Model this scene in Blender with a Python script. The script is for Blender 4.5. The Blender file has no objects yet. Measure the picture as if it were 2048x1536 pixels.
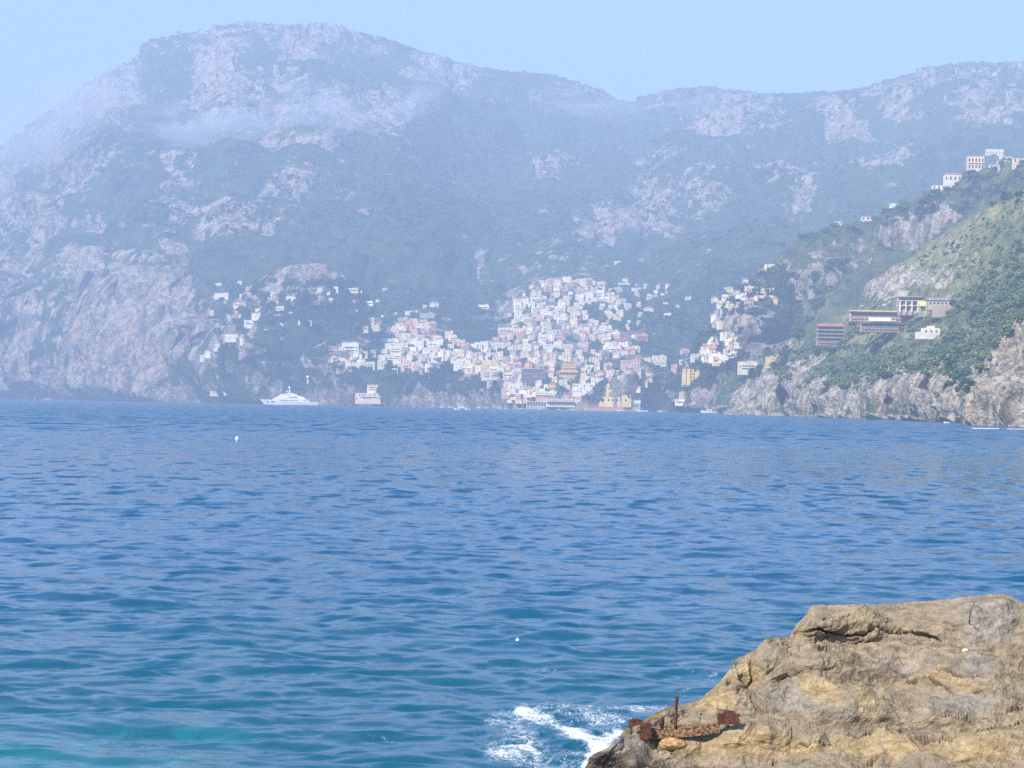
import bpy, bmesh, math, random
import numpy as np
from mathutils import Vector, Matrix
from mathutils.bvhtree import BVHTree

# ------------------------------------------------------------------ camera, sky, sun, exposure
SC = bpy.context.scene
COL = SC.collection
F = 4500.0                       # focal length in photograph pixels (2048 wide)
CAMZ = 6.0
PITCH = math.atan(42.0 / F)
ROLL = math.atan(0.0176)
FW = np.array([0, math.cos(PITCH), math.sin(PITCH)])
R0 = np.array([1.0, 0, 0]); U0 = np.array([0, -math.sin(PITCH), math.cos(PITCH)])
CR = math.cos(ROLL) * R0 + math.sin(ROLL) * U0
CU = -math.sin(ROLL) * R0 + math.cos(ROLL) * U0
cam = bpy.data.cameras.new('camera'); camo = bpy.data.objects.new('camera', cam); COL.objects.link(camo)
M = Matrix(((CR[0], CU[0], -FW[0], 0), (CR[1], CU[1], -FW[1], 0), (CR[2], CU[2], -FW[2], CAMZ), (0, 0, 0, 1)))
camo.matrix_world = M
cam.sensor_width = 36; cam.lens = 36 * F / 2048
cam.clip_start = 0.5; cam.clip_end = 60000
SC.camera = camo

SUN_EL = math.radians(44); SUN_AZ = math.radians(-38)   # az: 0 = straight behind the camera, negative = from the left
sdir = Vector((math.sin(SUN_AZ) * math.cos(SUN_EL), -math.cos(SUN_AZ) * math.cos(SUN_EL), math.sin(SUN_EL)))  # towards the sun
sl = bpy.data.lights.new('sun', 'SUN'); sl.energy = 5.0; sl.angle = math.radians(0.53); sl.color = (1.0, 0.91, 0.79)
so = bpy.data.objects.new('sun', sl); COL.objects.link(so)
so.rotation_euler = (-sdir).to_track_quat('-Z', 'Y').to_euler()

W = bpy.data.worlds.new('World'); SC.world = W; W.use_nodes = True
wn = W.node_tree.nodes; wl = W.node_tree.links
sky = wn.new('ShaderNodeTexSky'); sky.sky_type = 'NISHITA'; sky.sun_disc = False
sky.sun_elevation = SUN_EL
sky.sun_rotation = math.atan2(sdir.x, sdir.y)
sky.air_density = 1.0; sky.dust_density = 0.4; sky.ozone_density = 6.0
wl.new(sky.outputs[0], wn['Background'].inputs[0])
wn['Background'].inputs[1].default_value = 0.13
SC.view_settings.view_transform = 'Standard'; SC.view_settings.look = 'None'
SC.view_settings.gamma = 1.0; SC.view_settings.exposure = 0.86
SC.cycles.volume_bounces = 1
SC.cycles.max_bounces = 6
SC.cycles.use_denoising = False

# ------------------------------------------------------------------ helpers
rng = np.random.default_rng(7)
random.seed(11)

def hy(x):                       # horizon row in photograph pixels
    return 792.0 + 0.0176 * x

def ray(x, y):
    x = np.asarray(x, float); y = np.asarray(y, float)
    dx = (x - 1024) / F; dy = (768 - y) / F
    return FW + dx[..., None] * CR + dy[..., None] * CU

def at(x, y, D):                 # the point seen at (x, y) at ground distance D
    r = ray(x, y); h = np.hypot(r[..., 0], r[..., 1])
    p = r * (np.asarray(D, float) / h)[..., None]
    p[..., 2] += CAMZ
    return p

def sealevel_y(x, D):
    return hy(x) + CAMZ / D * F

_perm = rng.permutation(256).astype(np.int64); _perm = np.concatenate([_perm, _perm, _perm])
_g = rng.normal(size=(256, 3)); _g /= np.linalg.norm(_g, axis=1)[:, None]
def perlin(p):
    p = np.asarray(p, float); s = p.shape[:-1]; p = p.reshape(-1, 3)
    out = np.empty(len(p))
    for a in range(0, len(p), 200000):
        q = p[a:a + 200000]
        i = np.floor(q).astype(np.int64); f = q - i; i &= 255
        u = f * f * f * (f * (f * 6 - 15) + 10)
        r = 0
        for dx in (0, 1):
            wx = u[:, 0] if dx else 1 - u[:, 0]
            for dy in (0, 1):
                wy = u[:, 1] if dy else 1 - u[:, 1]
                for dz in (0, 1):
                    wz = u[:, 2] if dz else 1 - u[:, 2]
                    h = _perm[_perm[_perm[i[:, 0] + dx] + i[:, 1] + dy] + i[:, 2] + dz]
                    g = _g[h]
                    r = r + wx * wy * wz * (g[:, 0] * (f[:, 0] - dx) + g[:, 1] * (f[:, 1] - dy) + g[:, 2] * (f[:, 2] - dz))
        out[a:a + 200000] = r
    return out.reshape(s) * 1.6

def fbm(p, oct=4, gain=0.5, lac=2.03, ridged=False):
    r = 0; a = 1.0; t = 0
    p = np.asarray(p, float)
    for o in range(oct):
        n = perlin(p * lac ** o + 17.3 * o)
        if ridged: n = 1 - 2 * np.abs(n)
        r = r + a * n; t += a; a *= gain
    return r / t

def lerp_pts(x, pts):
    pts = sorted(pts); return np.interp(x, [p[0] for p in pts], [p[1] for p in pts])

def grid_mesh(name, P, mat, attrs=None, smooth=True, wrap=False):
    n, m = P.shape[:2]
    me = bpy.data.meshes.new(name)
    me.vertices.add(n * m); me.vertices.foreach_set('co', P.reshape(-1).astype(np.float32))
    idx = np.arange(n * m).reshape(n, m)
    if wrap: idx = np.concatenate([idx, idx[:, :1]], 1)
    q = np.stack([idx[:-1, :-1], idx[:-1, 1:], idx[1:, 1:], idx[1:, :-1]], -1).reshape(-1, 4)
    nf = len(q)
    me.loops.add(nf * 4); me.loops.foreach_set('vertex_index', q.reshape(-1).astype(np.int32))
    me.polygons.add(nf); me.polygons.foreach_set('loop_start', np.arange(0, nf * 4, 4, dtype=np.int32))
    me.update(calc_edges=True)
    me.polygons.foreach_set('use_smooth', np.full(nf, smooth))
    for k, v in (attrs or {}).items():
        a = me.attributes.new(k, 'FLOAT', 'POINT'); a.data.foreach_set('value', v.reshape(-1).astype(np.float32))
    me.materials.append(mat)
    o = bpy.data.objects.new(name, me); COL.objects.link(o)
    return o, q

def normals(P):
    du = np.gradient(P, axis=1); dv = np.gradient(P, axis=0)
    n = np.cross(du, dv); n /= np.linalg.norm(n, axis=-1)[..., None] + 1e-9
    return n

def tag(o, label=None, cat=None, group=None, kind=None):
    if label: o['label'] = label
    if cat: o['category'] = cat
    if group: o['group'] = group
    if kind: o['kind'] = kind
    return o

class NT:                        # a small node-tree helper
    def __init__(s, name):
        s.m = bpy.data.materials.new(name); s.m.use_nodes = True
        s.t = s.m.node_tree; s.n = s.t.nodes; s.l = s.t.links
        s.b = s.n['Principled BSDF']
        s.geo = s.n.new('ShaderNodeNewGeometry')
    def set(s, sock, v):
        if isinstance(v, (int, float)): sock.default_value = v
        elif isinstance(v, (tuple, list)): sock.default_value = tuple(v) + ((1,) if len(v) == 3 and sock.type == 'RGBA' else ())
        else: s.l.new(v, sock)
    def math(s, op, a, b=0.0, c=0.0, clamp=False):
        n = s.n.new('ShaderNodeMath'); n.operation = op; n.use_clamp = clamp
        s.set(n.inputs[0], a); s.set(n.inputs[1], b); s.set(n.inputs[2], c); return n.outputs[0]
    def smooth(s, v, a, b):
        n = s.n.new('ShaderNodeMapRange'); n.interpolation_type = 'SMOOTHSTEP'
        s.set(n.inputs[0], v); n.inputs[1].default_value = a; n.inputs[2].default_value = b; return n.outputs[0]
    def pos(s, sc=(1, 1, 1), rot=(0, 0, 0), src=None):
        n = s.n.new('ShaderNodeMapping'); s.l.new(src or s.geo.outputs['Position'], n.inputs[0])
        n.inputs['Scale'].default_value = sc; n.inputs['Rotation'].default_value = rot; return n.outputs[0]
    def noise(s, vec, scale=1.0, detail=4, rough=0.55, dist=0.0):
        n = s.n.new('ShaderNodeTexNoise'); s.l.new(vec, n.inputs['Vector'])
        n.inputs['Scale'].default_value = scale; n.inputs['Detail'].default_value = detail
        n.inputs['Roughness'].default_value = rough; n.inputs['Distortion'].default_value = dist; return n.outputs[0]
    def voro(s, vec, scale=1.0, feat='F1', out='Distance'):
        n = s.n.new('ShaderNodeTexVoronoi'); n.feature = feat; s.l.new(vec, n.inputs['Vector']); n.inputs['Scale'].default_value = scale
        return n.outputs[out]
    def attr(s, name):
        n = s.n.new('ShaderNodeAttribute'); n.attribute_name = name; return n.outputs['Fac']
    def mix(s, f, a, b):
        n = s.n.new('ShaderNodeMix'); n.data_type = 'RGBA'
        s.set(n.inputs[0], f); s.set(n.inputs[6], a); s.set(n.inputs[7], b); return n.outputs[2]
    def bump(s, h, strength=0.5, dist=1.0, normal=None):
        n = s.n.new('ShaderNodeBump'); s.set(n.inputs['Height'], h); s.set(n.inputs['Strength'], strength); s.set(n.inputs['Distance'], dist)
        if normal is not None: s.l.new(normal, n.inputs['Normal'])
        return n.outputs[0]
    def base(s, v): s.set(s.b.inputs['Base Color'], v)
    def rough(s, v): s.set(s.b.inputs['Roughness'], v)
    def norm(s, v): s.l.new(v, s.b.inputs['Normal'])
    def spec(s, v): s.b.inputs['Specular IOR Level'].default_value = v

def plain(name, c, r=0.8, var=0.12, scale=0.6, spec=0.2, metal=0.0, objvar=0.0):
    t = NT(name)
    n = t.noise(t.pos(), scale, 4)
    dark = tuple(x * (1 - var * 1.6) for x in c); lite = tuple(min(0.9, x * (1 + var)) for x in c)
    col = t.mix(t.smooth(n, 0.3, 0.7), dark, lite)
    if objvar:
        oi = t.n.new('ShaderNodeObjectInfo')
        h = t.n.new('ShaderNodeHueSaturation'); t.l.new(col, h.inputs['Color'])
        h.inputs['Saturation'].default_value = 1.0
        t.l.new(t.math('MULTIPLY_ADD', oi.outputs['Random'], objvar, 1 - objvar * 0.6), h.inputs['Value'])
        col = h.outputs[0]
    t.base(col); t.rough(r); t.spec(spec); t.b.inputs['Metallic'].default_value = metal
    return t.m
# ------------------------------------------------------------------ terrain materials
def terrain_mat(name, fs=1.0, veg=((0.024, 0.048, 0.022), (0.085, 0.118, 0.045)), rockc=((0.15, 0.12, 0.105), (0.52, 0.42, 0.35)), grass=(0.22, 0.20, 0.09)):
    t = NT(name)
    rk = t.attr('rock')
    n1 = t.noise(t.pos((1, 1, 1)), 0.012 * fs, 7, 0.62)
    n2 = t.noise(t.pos((1, 1, 0.35)), 0.06 * fs, 5, 0.6)
    n0 = t.noise(t.pos((1, 1, 0.6)), 0.035 * fs, 6, 0.7, 0.4)
    v = t.math('MULTIPLY_ADD', n1, 2.4, t.math('MULTIPLY_ADD', n2, 1.9, t.math('MULTIPLY_ADD', n0, 1.7, t.math('MULTIPLY_ADD', rk, 1.08, -2.98))))
    m = t.smooth(v, 0.46, 0.66)
    nv = t.noise(t.pos(), 0.045 * fs, 6, 0.7)
    nl = t.noise(t.pos(), 0.004 * fs, 3, 0.5)
    vegc = t.mix(t.smooth(nv, 0.36, 0.66), veg[0], veg[1])
    vegc = t.mix(t.math('MULTIPLY', t.smooth(nl, 0.45, 0.7), 0.5), vegc, (0.085, 0.115, 0.04))
    gr = t.attr('grass')
    vegc = t.mix(t.math('MULTIPLY', gr, t.smooth(nv, 0.3, 0.62)), vegc, grass)
    st = t.noise(t.pos((1, 1, 0.22), (0.25, 0.1, 0)), 0.05 * fs, 6, 0.68)
    rc = t.mix(t.smooth(st, 0.34, 0.62), rockc[0], rockc[1])
    so_ = t.noise(t.pos((1, 1, 0.6)), 0.018 * fs, 4, 0.6)
    rc = t.mix(t.math('MULTIPLY', t.smooth(so_, 0.52, 0.68), 0.75), rc, (0.47, 0.335, 0.245))
    shrub = t.noise(t.pos(), 0.11 * fs, 3, 0.6)
    rc = t.mix(t.math('MULTIPLY', t.smooth(shrub, 0.50, 0.60), 0.6), rc, (0.07, 0.09, 0.04))
    t.base(t.mix(m, vegc, rc)); t.rough(0.95); t.spec(0.05)
    hb = t.math('ADD', t.math('MULTIPLY', nv, 10.0 / fs), t.math('MULTIPLY', t.noise(t.pos((1, 1, 0.5)), 0.12 * fs, 5, 0.65), 5.0 / fs))
    t.norm(t.bump(hb, 1.0, 1.6))
    return t.m

M_far = terrain_mat('mountain slope', 1.0)
M_mid = terrain_mat('middle slope', 1.4, veg=((0.04, 0.068, 0.028), (0.13, 0.165, 0.065)))
M_near = terrain_mat('near slope', 2.2, rockc=((0.19, 0.165, 0.135), (0.60, 0.53, 0.43)), veg=((0.06, 0.09, 0.038), (0.18, 0.21, 0.085)), grass=(0.40, 0.38, 0.19))

def patches(X, Y, lst):
    r = np.zeros(X.shape)
    for p in lst:
        cx, cy, rx, ry = p[:4]; s = p[4] if len(p) > 4 else 1.0; a = math.radians(p[5]) if len(p) > 5 else 0
        dx = X - cx; dy = Y - cy
        u = (dx * math.cos(a) + dy * math.sin(a)) / rx; w = (-dx * math.sin(a) + dy * math.cos(a)) / ry
        r = np.maximum(r, s * np.clip(1.25 - np.sqrt(u * u + w * w) * 0.8, 0, 1) ** 0.8)
    return r

BV = []; ROCKS = []
def terrain(name, xs, D0, ridge, D1, mat, bumps=(), rocks=(), grass=(), g=lambda v: v, rows=300, amp=(60, 16, 4), fs=(420, 90, 22), edge=0.06, back=(500, 260), shore=14.0, calm=(), gul=0.0, caves=()):
    xs = np.asarray(xs, float); n = len(xs)
    d0 = lerp_pts(xs, D0); yr = lerp_pts(xs, ridge); d1 = lerp_pts(xs, D1)
    jit = perlin(np.stack([xs / 37.0, xs * 0 + 3.3, xs * 0], -1)) * 3.5 + perlin(np.stack([xs / 11.0, xs * 0 + 7.3, xs * 0], -1)) * 3.0 + perlin(np.stack([xs / 4.0, xs * 0 + 1.3, xs * 0], -1)) * 1.8
    ys = hy(xs) + (CAMZ + 5) / d0 * F
    v = np.linspace(0, 1, rows)[:, None]
    X = np.broadcast_to(xs, (rows, n)); Y = ys + (yr - ys) * v + jit * v ** 18
    D = d0 + (d1 - d0) * g(v)
    for (cx, cy, sx, sy, a) in bumps:
        D = D - a * np.exp(-((X - cx) / sx) ** 2 - ((Y - cy) / sy) ** 2) * np.minimum(1, (1 - v) * 6 + 0.0)
    if gul:
        gx = xs / 120.0 + 0 * Y; gy = Y / 330.0
        e1 = fbm(np.stack([gx + .5 * perlin(np.stack([X / 200., Y / 160., X * 0 + 2], -1)), gy, X * 0 + 6], -1), 3, .55, ridged=True)
        D = D - gul * e1 * np.clip(v * 5, 0, 1) * np.clip((1 - v) * 5, 0, 1) * (1 - .8 * patches(X, Y, calm))
        D = np.maximum.accumulate(D, axis=0)
    P = at(X, Y, D)
    ROCKS.append((rocks, xs, yr, ys, shore))
    rk = np.maximum(patches(X, Y, rocks), 1.15 * np.exp(-((v * (ys - yr)) / shore) ** 2)); gr = patches(X, Y, grass)
    # displacement
    el0 = (P[-1, :, 2] - CAMZ) / np.hypot(P[-1, :, 0], P[-1, :, 1])
    N = normals(P); N *= np.sign(-(N * P).sum(-1))[..., None]
    Q = P * np.array([1, 1, 0.45])
    w = np.minimum(1, np.minimum((1 - v) / edge, v / 0.03 + 0.25))
    w2 = 0.35 + 0.65 * w
    cm = 1 - 0.75 * patches(X, Y, calm)
    w2 = w2 * cm; w = w * cm
    dsp = amp[0] * fbm(Q / fs[0], 4, 0.5, ridged=True) * w + amp[1] * fbm(Q / fs[1] + 40, 3, 0.5) * w2 * (0.7 + 0.8 * rk)
    dsp += amp[2] * (fbm(P / fs[2] + 80, 3, 0.6) + 1.3 * rk * fbm(P / (fs[2] * 1.7) + 30, 4, 0.6, ridged=True)) * w2
    # strata ledges on the rock
    led = np.sin(P[..., 2] / (fs[1] * 0.32) + 3 * fbm(P / (fs[1] * 2), 2)) * amp[2] * 1.3 * rk
    P = P + N * (dsp + led * w2)[..., None]
    hd = np.hypot(P[..., 0], P[..., 1]); m_ = np.maximum.accumulate(hd, axis=0); ka = .2 * np.clip(v * 6 - .3, 0, 1); nh = hd * ka + m_ * (1 - ka)
    for (cx, cy, rx, ry, dep) in caves:
        wob = 1 + .35 * perlin(np.stack([X / (rx * .7), Y / (ry * .7), X * 0 + cx], -1))
        q = np.sqrt(((X - cx) / rx) ** 2 + ((Y - cy) / ry) ** 2) * wob
        nh = nh + dep * np.clip((1 - q) * 3.0, 0, 1)
    P[..., :2] *= (nh / hd)[..., None]
    dist = np.hypot(P[..., 0], P[..., 1]); el = (P[..., 2] - CAMZ) / dist; lim = el0[None] - 0.0004
    P[..., 2] = np.where(el > lim, CAMZ + dist * lim - (1 - v) * 8, P[..., 2]); P[-1, :, 2] = CAMZ + dist[-1] * el0
    # foot under water and far side
    low = P[0].copy(); low[:, 2] = np.minimum(low[:, 2], -5)
    r_ = P[0].copy(); h = np.hypot(r_[:, 0], r_[:, 1]); low2 = low.copy(); low2[:, :2] *= ((h - 25) / h)[:, None]; low2[:, 2] = -8
    backs = []
    top = P[-1]
    ht = np.hypot(top[:, 0], top[:, 1])
    for k in range(1, 6):
        b = top.copy(); b[:, :2] *= ((ht + back[0] * k / 5) / ht)[:, None]; b[:, 2] = np.maximum(-8, top[:, 2] - back[1] * (k / 5) ** 1.3); backs.append(b)
    P = np.concatenate([low2[None], low[None], P, np.stack(backs)], 0)
    pad = lambda A: np.concatenate([A[:1], A[:1], A] + [A[-1:]] * 5, 0)
    o, q = grid_mesh(name, P, mat, {'rock': pad(rk), 'grass': pad(gr)})
    tag(o, kind='structure')
    BV.append(BVHTree.FromPolygons(P.reshape(-1, 3).tolist(), q.tolist()))
    return o, P

RKG = []
def rocky(x, y):
    if not RKG:
        gx, gy = np.meshgrid(np.arange(0, 2056, 4.0), np.arange(0, 860, 4.0)); R = np.zeros(gx.shape)
        for rocks, xs, yr, ys, sh in ROCKS:
            m = (gx >= xs[0]) & (gx <= xs[-1]) & (gy >= np.interp(gx, xs, yr) - 3); R = np.where(m, patches(gx, gy, rocks), R)
        RKG.append(R)
    return RKG[0][min(214, max(0, int(y / 4))), min(513, max(0, int(x / 4)))]

def hit(x, y, only=None):
    r = ray(x, y); best = None
    for k, b in enumerate(BV):
        if only is not None and k not in only: continue
        h = b.ray_cast(Vector((0, 0, CAMZ)), Vector(r))
        if h[0] is not None and (best is None or h[3] < best[1]): best = (h[0], h[3], h[1])
    return best

# far mountain with the town's slope ---------------------------------
main_ridge = [(-500, 470), (-200, 385), (0, 306), (60, 268), (130, 215), (170, 185), (205, 155), (235, 130), (262, 128), (300, 100), (312, 82), (340, 76), (400, 66), (440, 55), (456, 45),
              (490, 42), (530, 47), (580, 50), (620, 48), (650, 46), (690, 60), (760, 74), (810, 92), (850, 108), (900, 124), (960, 135), (1020, 143), (1060, 144), (1110, 153), (1160, 168), (1200, 180), (1230, 195),
              (1260, 206), (1285, 200), (1310, 190), (1350, 182), (1400, 172), (1440, 175), (1500, 185), (1560, 188), (1640, 184), (1720, 176), (1770, 162), (1810, 148), (1860, 134), (1900, 128), (1960, 125), (2048, 124), (2200, 110), (2600, 150)]
main_D0 = [(-500, 5400), (0, 4700), (200, 4400), (350, 4150), (430, 3950), (600, 3750), (800, 3620), (950, 3550), (1100, 3400), (1250, 3380), (1400, 3400), (1700, 3500), (2600, 3600)]
main_D1 = [(-500, 6900), (0, 6700), (300, 7100), (650, 7500), (1000, 7800), (1260, 8200), (1500, 7600), (2048, 7000), (2600, 6800)]
main_bumps = [(1120, 640, 120, 150, 130), (850, 700, 80, 90, 80), (960, 600, 60, 130, -130), (1010, 420, 110, 160, -260), (640, 300, 150, 150, 160), (300, 700, 110, 150, 130), (440, 760, 40, 90, -70),
              (600, 690, 50, 80, 120), (660, 700, 25, 70, -90), (520, 640, 80, 60, 40), (230, 330, 60, 150, 140), (420, 420, 120, 100, -60), (80, 520, 90, 120, 100), (1290, 480, 130, 60, 120),
              (1340, 620, 60, 160, -120), (1450, 290, 60, 80, 120), (1620, 300, 90, 60, 100), (1780, 240, 80, 60, 110), (1560, 420, 90, 60, 130), (850, 220, 90, 110, 120), (740, 420, 60, 120, -100),
              (1750, 370, 60, 40, 90), (1180, 350, 70, 90, -90), (650, 630, 40, 40, 70), (180, 620, 60, 70, 60), (560, 440, 70, 70, 80), (40, 700, 60, 70, 70)]
main_rocks = [(1110, 680, 100, 110, .62), (1100, 760, 110, 50, .66), (1230, 720, 50, 40, .6), (835, 700, 60, 45, .62), (500, 78, 180, 26, 1.1), (640, 85, 60, 45, 1.1), (340, 95, 50, 26, 1), (470, 120, 150, 14, .8, 8), (240, 150, 40, 26, .8), (200, 215, 70, 45, .75, -40), (265, 215, 24, 60, .9), (430, 165, 50, 40, .8),
              (590, 150, 50, 35, .8), (460, 235, 80, 50, .95), (400, 270, 90, 30, .8), (560, 255, 70, 40, .8), (655, 265, 26, 34, .9), (700, 100, 20, 40, .7), (750, 110, 50, 40, .6), (690, 270, 14, 36, .8), (755, 285, 36, 46, 1), (812, 305, 8, 34, 1),
              (850, 165, 40, 26, .95), (925, 190, 42, 20, .95), (930, 240, 40, 14, .8, 30), (615, 332, 42, 12, 1), (230, 265, 40, 60, .85), (130, 330, 60, 40, .6), (60, 280, 60, 40, .6), (20, 350, 30, 40, .7), (160, 380, 70, 50, .75), (40, 450, 50, 60, .7),
              (90, 490, 40, 60, .7), (200, 510, 30, 50, .75), (395, 395, 60, 40, .7), (400, 430, 16, 14, 1), (585, 420, 40, 26, 1), (585, 465, 22, 24, .95), (525, 465, 26, 20, .9), (670, 460, 20, 26, .85), (340, 475, 30, 22, .8), (700, 515, 36, 12, .9),
              (480, 505, 60, 18, .8), (210, 500, 26, 34, .85), (420, 510, 50, 20, .7), (360, 530, 26, 40, .6), (30, 565, 50, 30, .8), (60, 600, 30, 46, .8), (190, 600, 60, 26, .95), (265, 595, 36, 18, .95), (20, 660, 26, 60, .75),
              (240, 690, 70, 80, 1.15), (330, 690, 90, 90, 1.25), (395, 610, 34, 40, 1.2), (400, 660, 40, 60, 1.1), (120, 740, 60, 50, .95), (60, 770, 70, 40, .9), (180, 770, 80, 34, .95), (290, 780, 90, 30, 1.1), (370, 780, 30, 22, .9), (100, 700, 50, 30, .7),
              (530, 715, 30, 26, .8), (590, 680, 30, 26, .95), (590, 725, 30, 16, .95), (475, 720, 30, 30, .75), (500, 760, 30, 30, .8), (640, 645, 30, 40, 1.0), (665, 640, 40, 24, .95), (690, 660, 20, 14, .8), (725, 670, 18, 26, .8), (650, 770, 50, 26, .8), (690, 785, 50, 16, .85), (545, 765, 30, 30, .6),
              (780, 770, 60, 26, .55), (900, 795, 70, 14, .85), (980, 795, 50, 18, .85), (1040, 800, 40, 12, .8), (855, 795, 30, 22, .7), (735, 665, 30, 20, .8),
              (1450, 280, 45, 36, 1.05), (1430, 310, 50, 16, .9), (1530, 235, 40, 20, .7), (1470, 225, 60, 26, .6), (1690, 285, 60, 24, 1), (1790, 235, 70, 24, 1), (1850, 190, 60, 30, .75), (1900, 160, 60, 20, .6), (1960, 190, 60, 24, .7, 25), (2020, 165, 40, 18, .9, 30), (1960, 240, 40, 24, .75), (2000, 260, 40, 20, .7),
              (1810, 310, 30, 18, .8), (1740, 370, 45, 32, 1.05), (1790, 370, 40, 22, .9, -30), (1565, 400, 46, 18, 1, -25), (1620, 430, 40, 30, .95), (1590, 460, 20, 26, .9), (1190, 485, 34, 18, 1), (1240, 470, 60, 22, 1.05, -12), (1320, 455, 50, 24, .95, -10), (1260, 440, 20, 24, .9), (1110, 525, 24, 20, .8), (1100, 370, 22, 14, .8), (1350, 360, 40, 12, .7), (1310, 382, 30, 8, .8),
              (1060, 235, 50, 26, .6), (1150, 210, 60, 20, .5), (960, 590, 24, 26, .7), (1410, 430, 40, 30, .6), (1350, 240, 60, 30, .45), (1520, 300, 60, 30, .5), (1250, 790, 40, 30, .9), (1290, 790, 30, 34, .95), (1330, 800, 30, 26, .85), (1200, 500, 40, 10, .8)]
M_ob, PM = terrain('mountain', np.concatenate([np.arange(-500, -20, 8), np.arange(-20, 2070, 2.0), np.arange(2070, 2600, 10)]), main_D0, main_ridge, main_D1, M_far, main_bumps, main_rocks,
                   calm=[(1110, 690, 190, 150), (830, 700, 110, 70), (1440, 690, 60, 40)], shore=16, gul=230, g=lambda v: 0.22 * v + 0.78 * v ** 1.6, rows=430, amp=(120, 42, 7), fs=(600, 120, 22), back=(700, 330))

# middle spur --------------------------------------------------------
mid_ridge = [(1270, 840), (1330, 822), (1375, 775), (1400, 725), (1420, 665), (1445, 640), (1470, 590), (1520, 555), (1545, 530), (1570, 500), (1600, 476), (1660, 455), (1700, 445), (1745, 438), (1790, 414), (1840, 395), (1880, 378), (1915, 362), (1950, 340), (2000, 330), (2048, 318), (2200, 250), (2500, 200)]
mid_rocks = [(1480, 652, 44, 28, .85), (1532, 680, 44, 32, 1.1), (1560, 704, 24, 22, .8), (1510, 720, 40, 14, .6), (1450, 770, 30, 26, .75), (1440, 806, 34, 14, .8), (1610, 570, 26, 22, .85), (1660, 560, 36, 28, .7), (1720, 540, 30, 22, .6), (1600, 535, 50, 16, .45), (1790, 475, 34, 16, .85), (1850, 462, 52, 18, 1.0, -12), (1720, 500, 50, 14, .4), (1900, 440, 34, 14, .8), (1480, 560, 36, 14, .5), (1840, 500, 50, 16, .4)]
mid_D0 = [(1270, 3150), (1400, 2950), (1500, 2800), (2048, 2700), (2500, 2600)]
mid_D1 = [(1270, 3180), (1400, 3050), (1500, 3000), (1750, 3050), (2048, 2950), (2500, 2800)]
terrain('hillside', np.concatenate([np.arange(1270, 2070, 1.6), np.arange(2070, 2500, 10)]), mid_D0, mid_ridge, mid_D1, M_mid,
        [(1500, 670, 50, 60, 60), (1590, 640, 30, 120, -60), (1620, 560, 30, 40, 50), (1850, 460, 80, 30, 50)], mid_rocks, [(1960, 360, 90, 16, .6, -20), (1640, 640, 60, 40, .6), (1560, 600, 40, 40, .4), (1700, 520, 80, 30, .4)], caves=[(1534, 682, 24, 15, 60)], rows=280, amp=(26, 12, 3.4), fs=(230, 60, 12), back=(350, 240))

# near hill ----------------------------------------------------------
near_ridge = [(1400, 846), (1440, 832), (1480, 806), (1500, 780), (1530, 745), (1560, 706), (1600, 672), (1640, 640), (1690, 622), (1730, 590), (1750, 560), (1775, 545), (1800, 527), (1850, 492), (1900, 458), (1950, 430), (2000, 405), (2048, 383), (2200, 310), (2500, 240)]
near_D0 = [(1400, 2500), (1480, 2350), (1600, 2080), (1700, 1820), (1800, 1620), (1900, 1450), (1960, 1360), (2048, 1250), (2500, 1000)]
near_D1 = [(1400, 2540), (1480, 2460), (1600, 2450), (1750, 2350), (1900, 2250), (2048, 2100), (2500, 1700)]
near_rocks = [(1500, 800, 36, 40, 1), (1540, 785, 40, 40, .95), (1600, 770, 40, 40, .9), (1640, 800, 60, 26, 1.05), (1700, 805, 60, 24, 1.15), (1760, 800, 60, 34, 1.15), (1830, 790, 60, 36, 1.1), (1900, 800, 60, 40, 1.25), (1780, 770, 30, 20, .9), (1850, 765, 40, 16, .8), (1600, 740, 26, 26, .85), (1640, 720, 30, 18, .7),
              (1930, 750, 24, 12, 1), (1790, 585, 46, 30, 1.05), (1850, 570, 60, 22, .95), (1900, 520, 60, 20, .6, -30), (1820, 545, 60, 14, .7), (1955, 760, 20, 60, .7), (1690, 610, 10, 14, .6), (1665, 678, 10, 14, 1.1), (1590, 700, 20, 20, .7)]
near_grass = [(1950, 560, 110, 40, .6, -30), (1760, 640, 80, 20, .6), (1880, 500, 160, 20, 1, -30), (1980, 440, 110, 22, 1, -28), (2040, 420, 80, 30, .8), (1760, 690, 50, 20, .9), (1800, 670, 40, 14, .8), (1900, 680, 60, 14, .8), (1860, 740, 50, 30, .5), (1690, 700, 30, 20, .7), (1930, 500, 90, 30, .6, -30), (1700, 650, 18, 18, .7), (1780, 560, 30, 16, .7)]
terrain('hill', np.concatenate([np.arange(1400, 2070, 1.3), np.arange(2070, 2500, 10)]), near_D0, near_ridge, near_D1, M_near,
        [(1590, 800, 26, 40, -50), (1650, 800, 40, 40, 20), (1900, 790, 60, 40, 40), (1960, 700, 40, 60, -30)], near_rocks, near_grass, caves=[(1577, 812, 14, 26, 45), (1757, 778, 12, 18, 26), (1655, 825, 8, 10, 20), (1805, 818, 7, 14, 18), (1893, 790, 10, 26, 22)], rows=360, amp=(13, 9, 3.0), fs=(140, 38, 8), g=lambda v: np.where(v < .18, v * 0.45, .081 + (v - .18) * 0.919 / .82), back=(300, 160))

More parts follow.
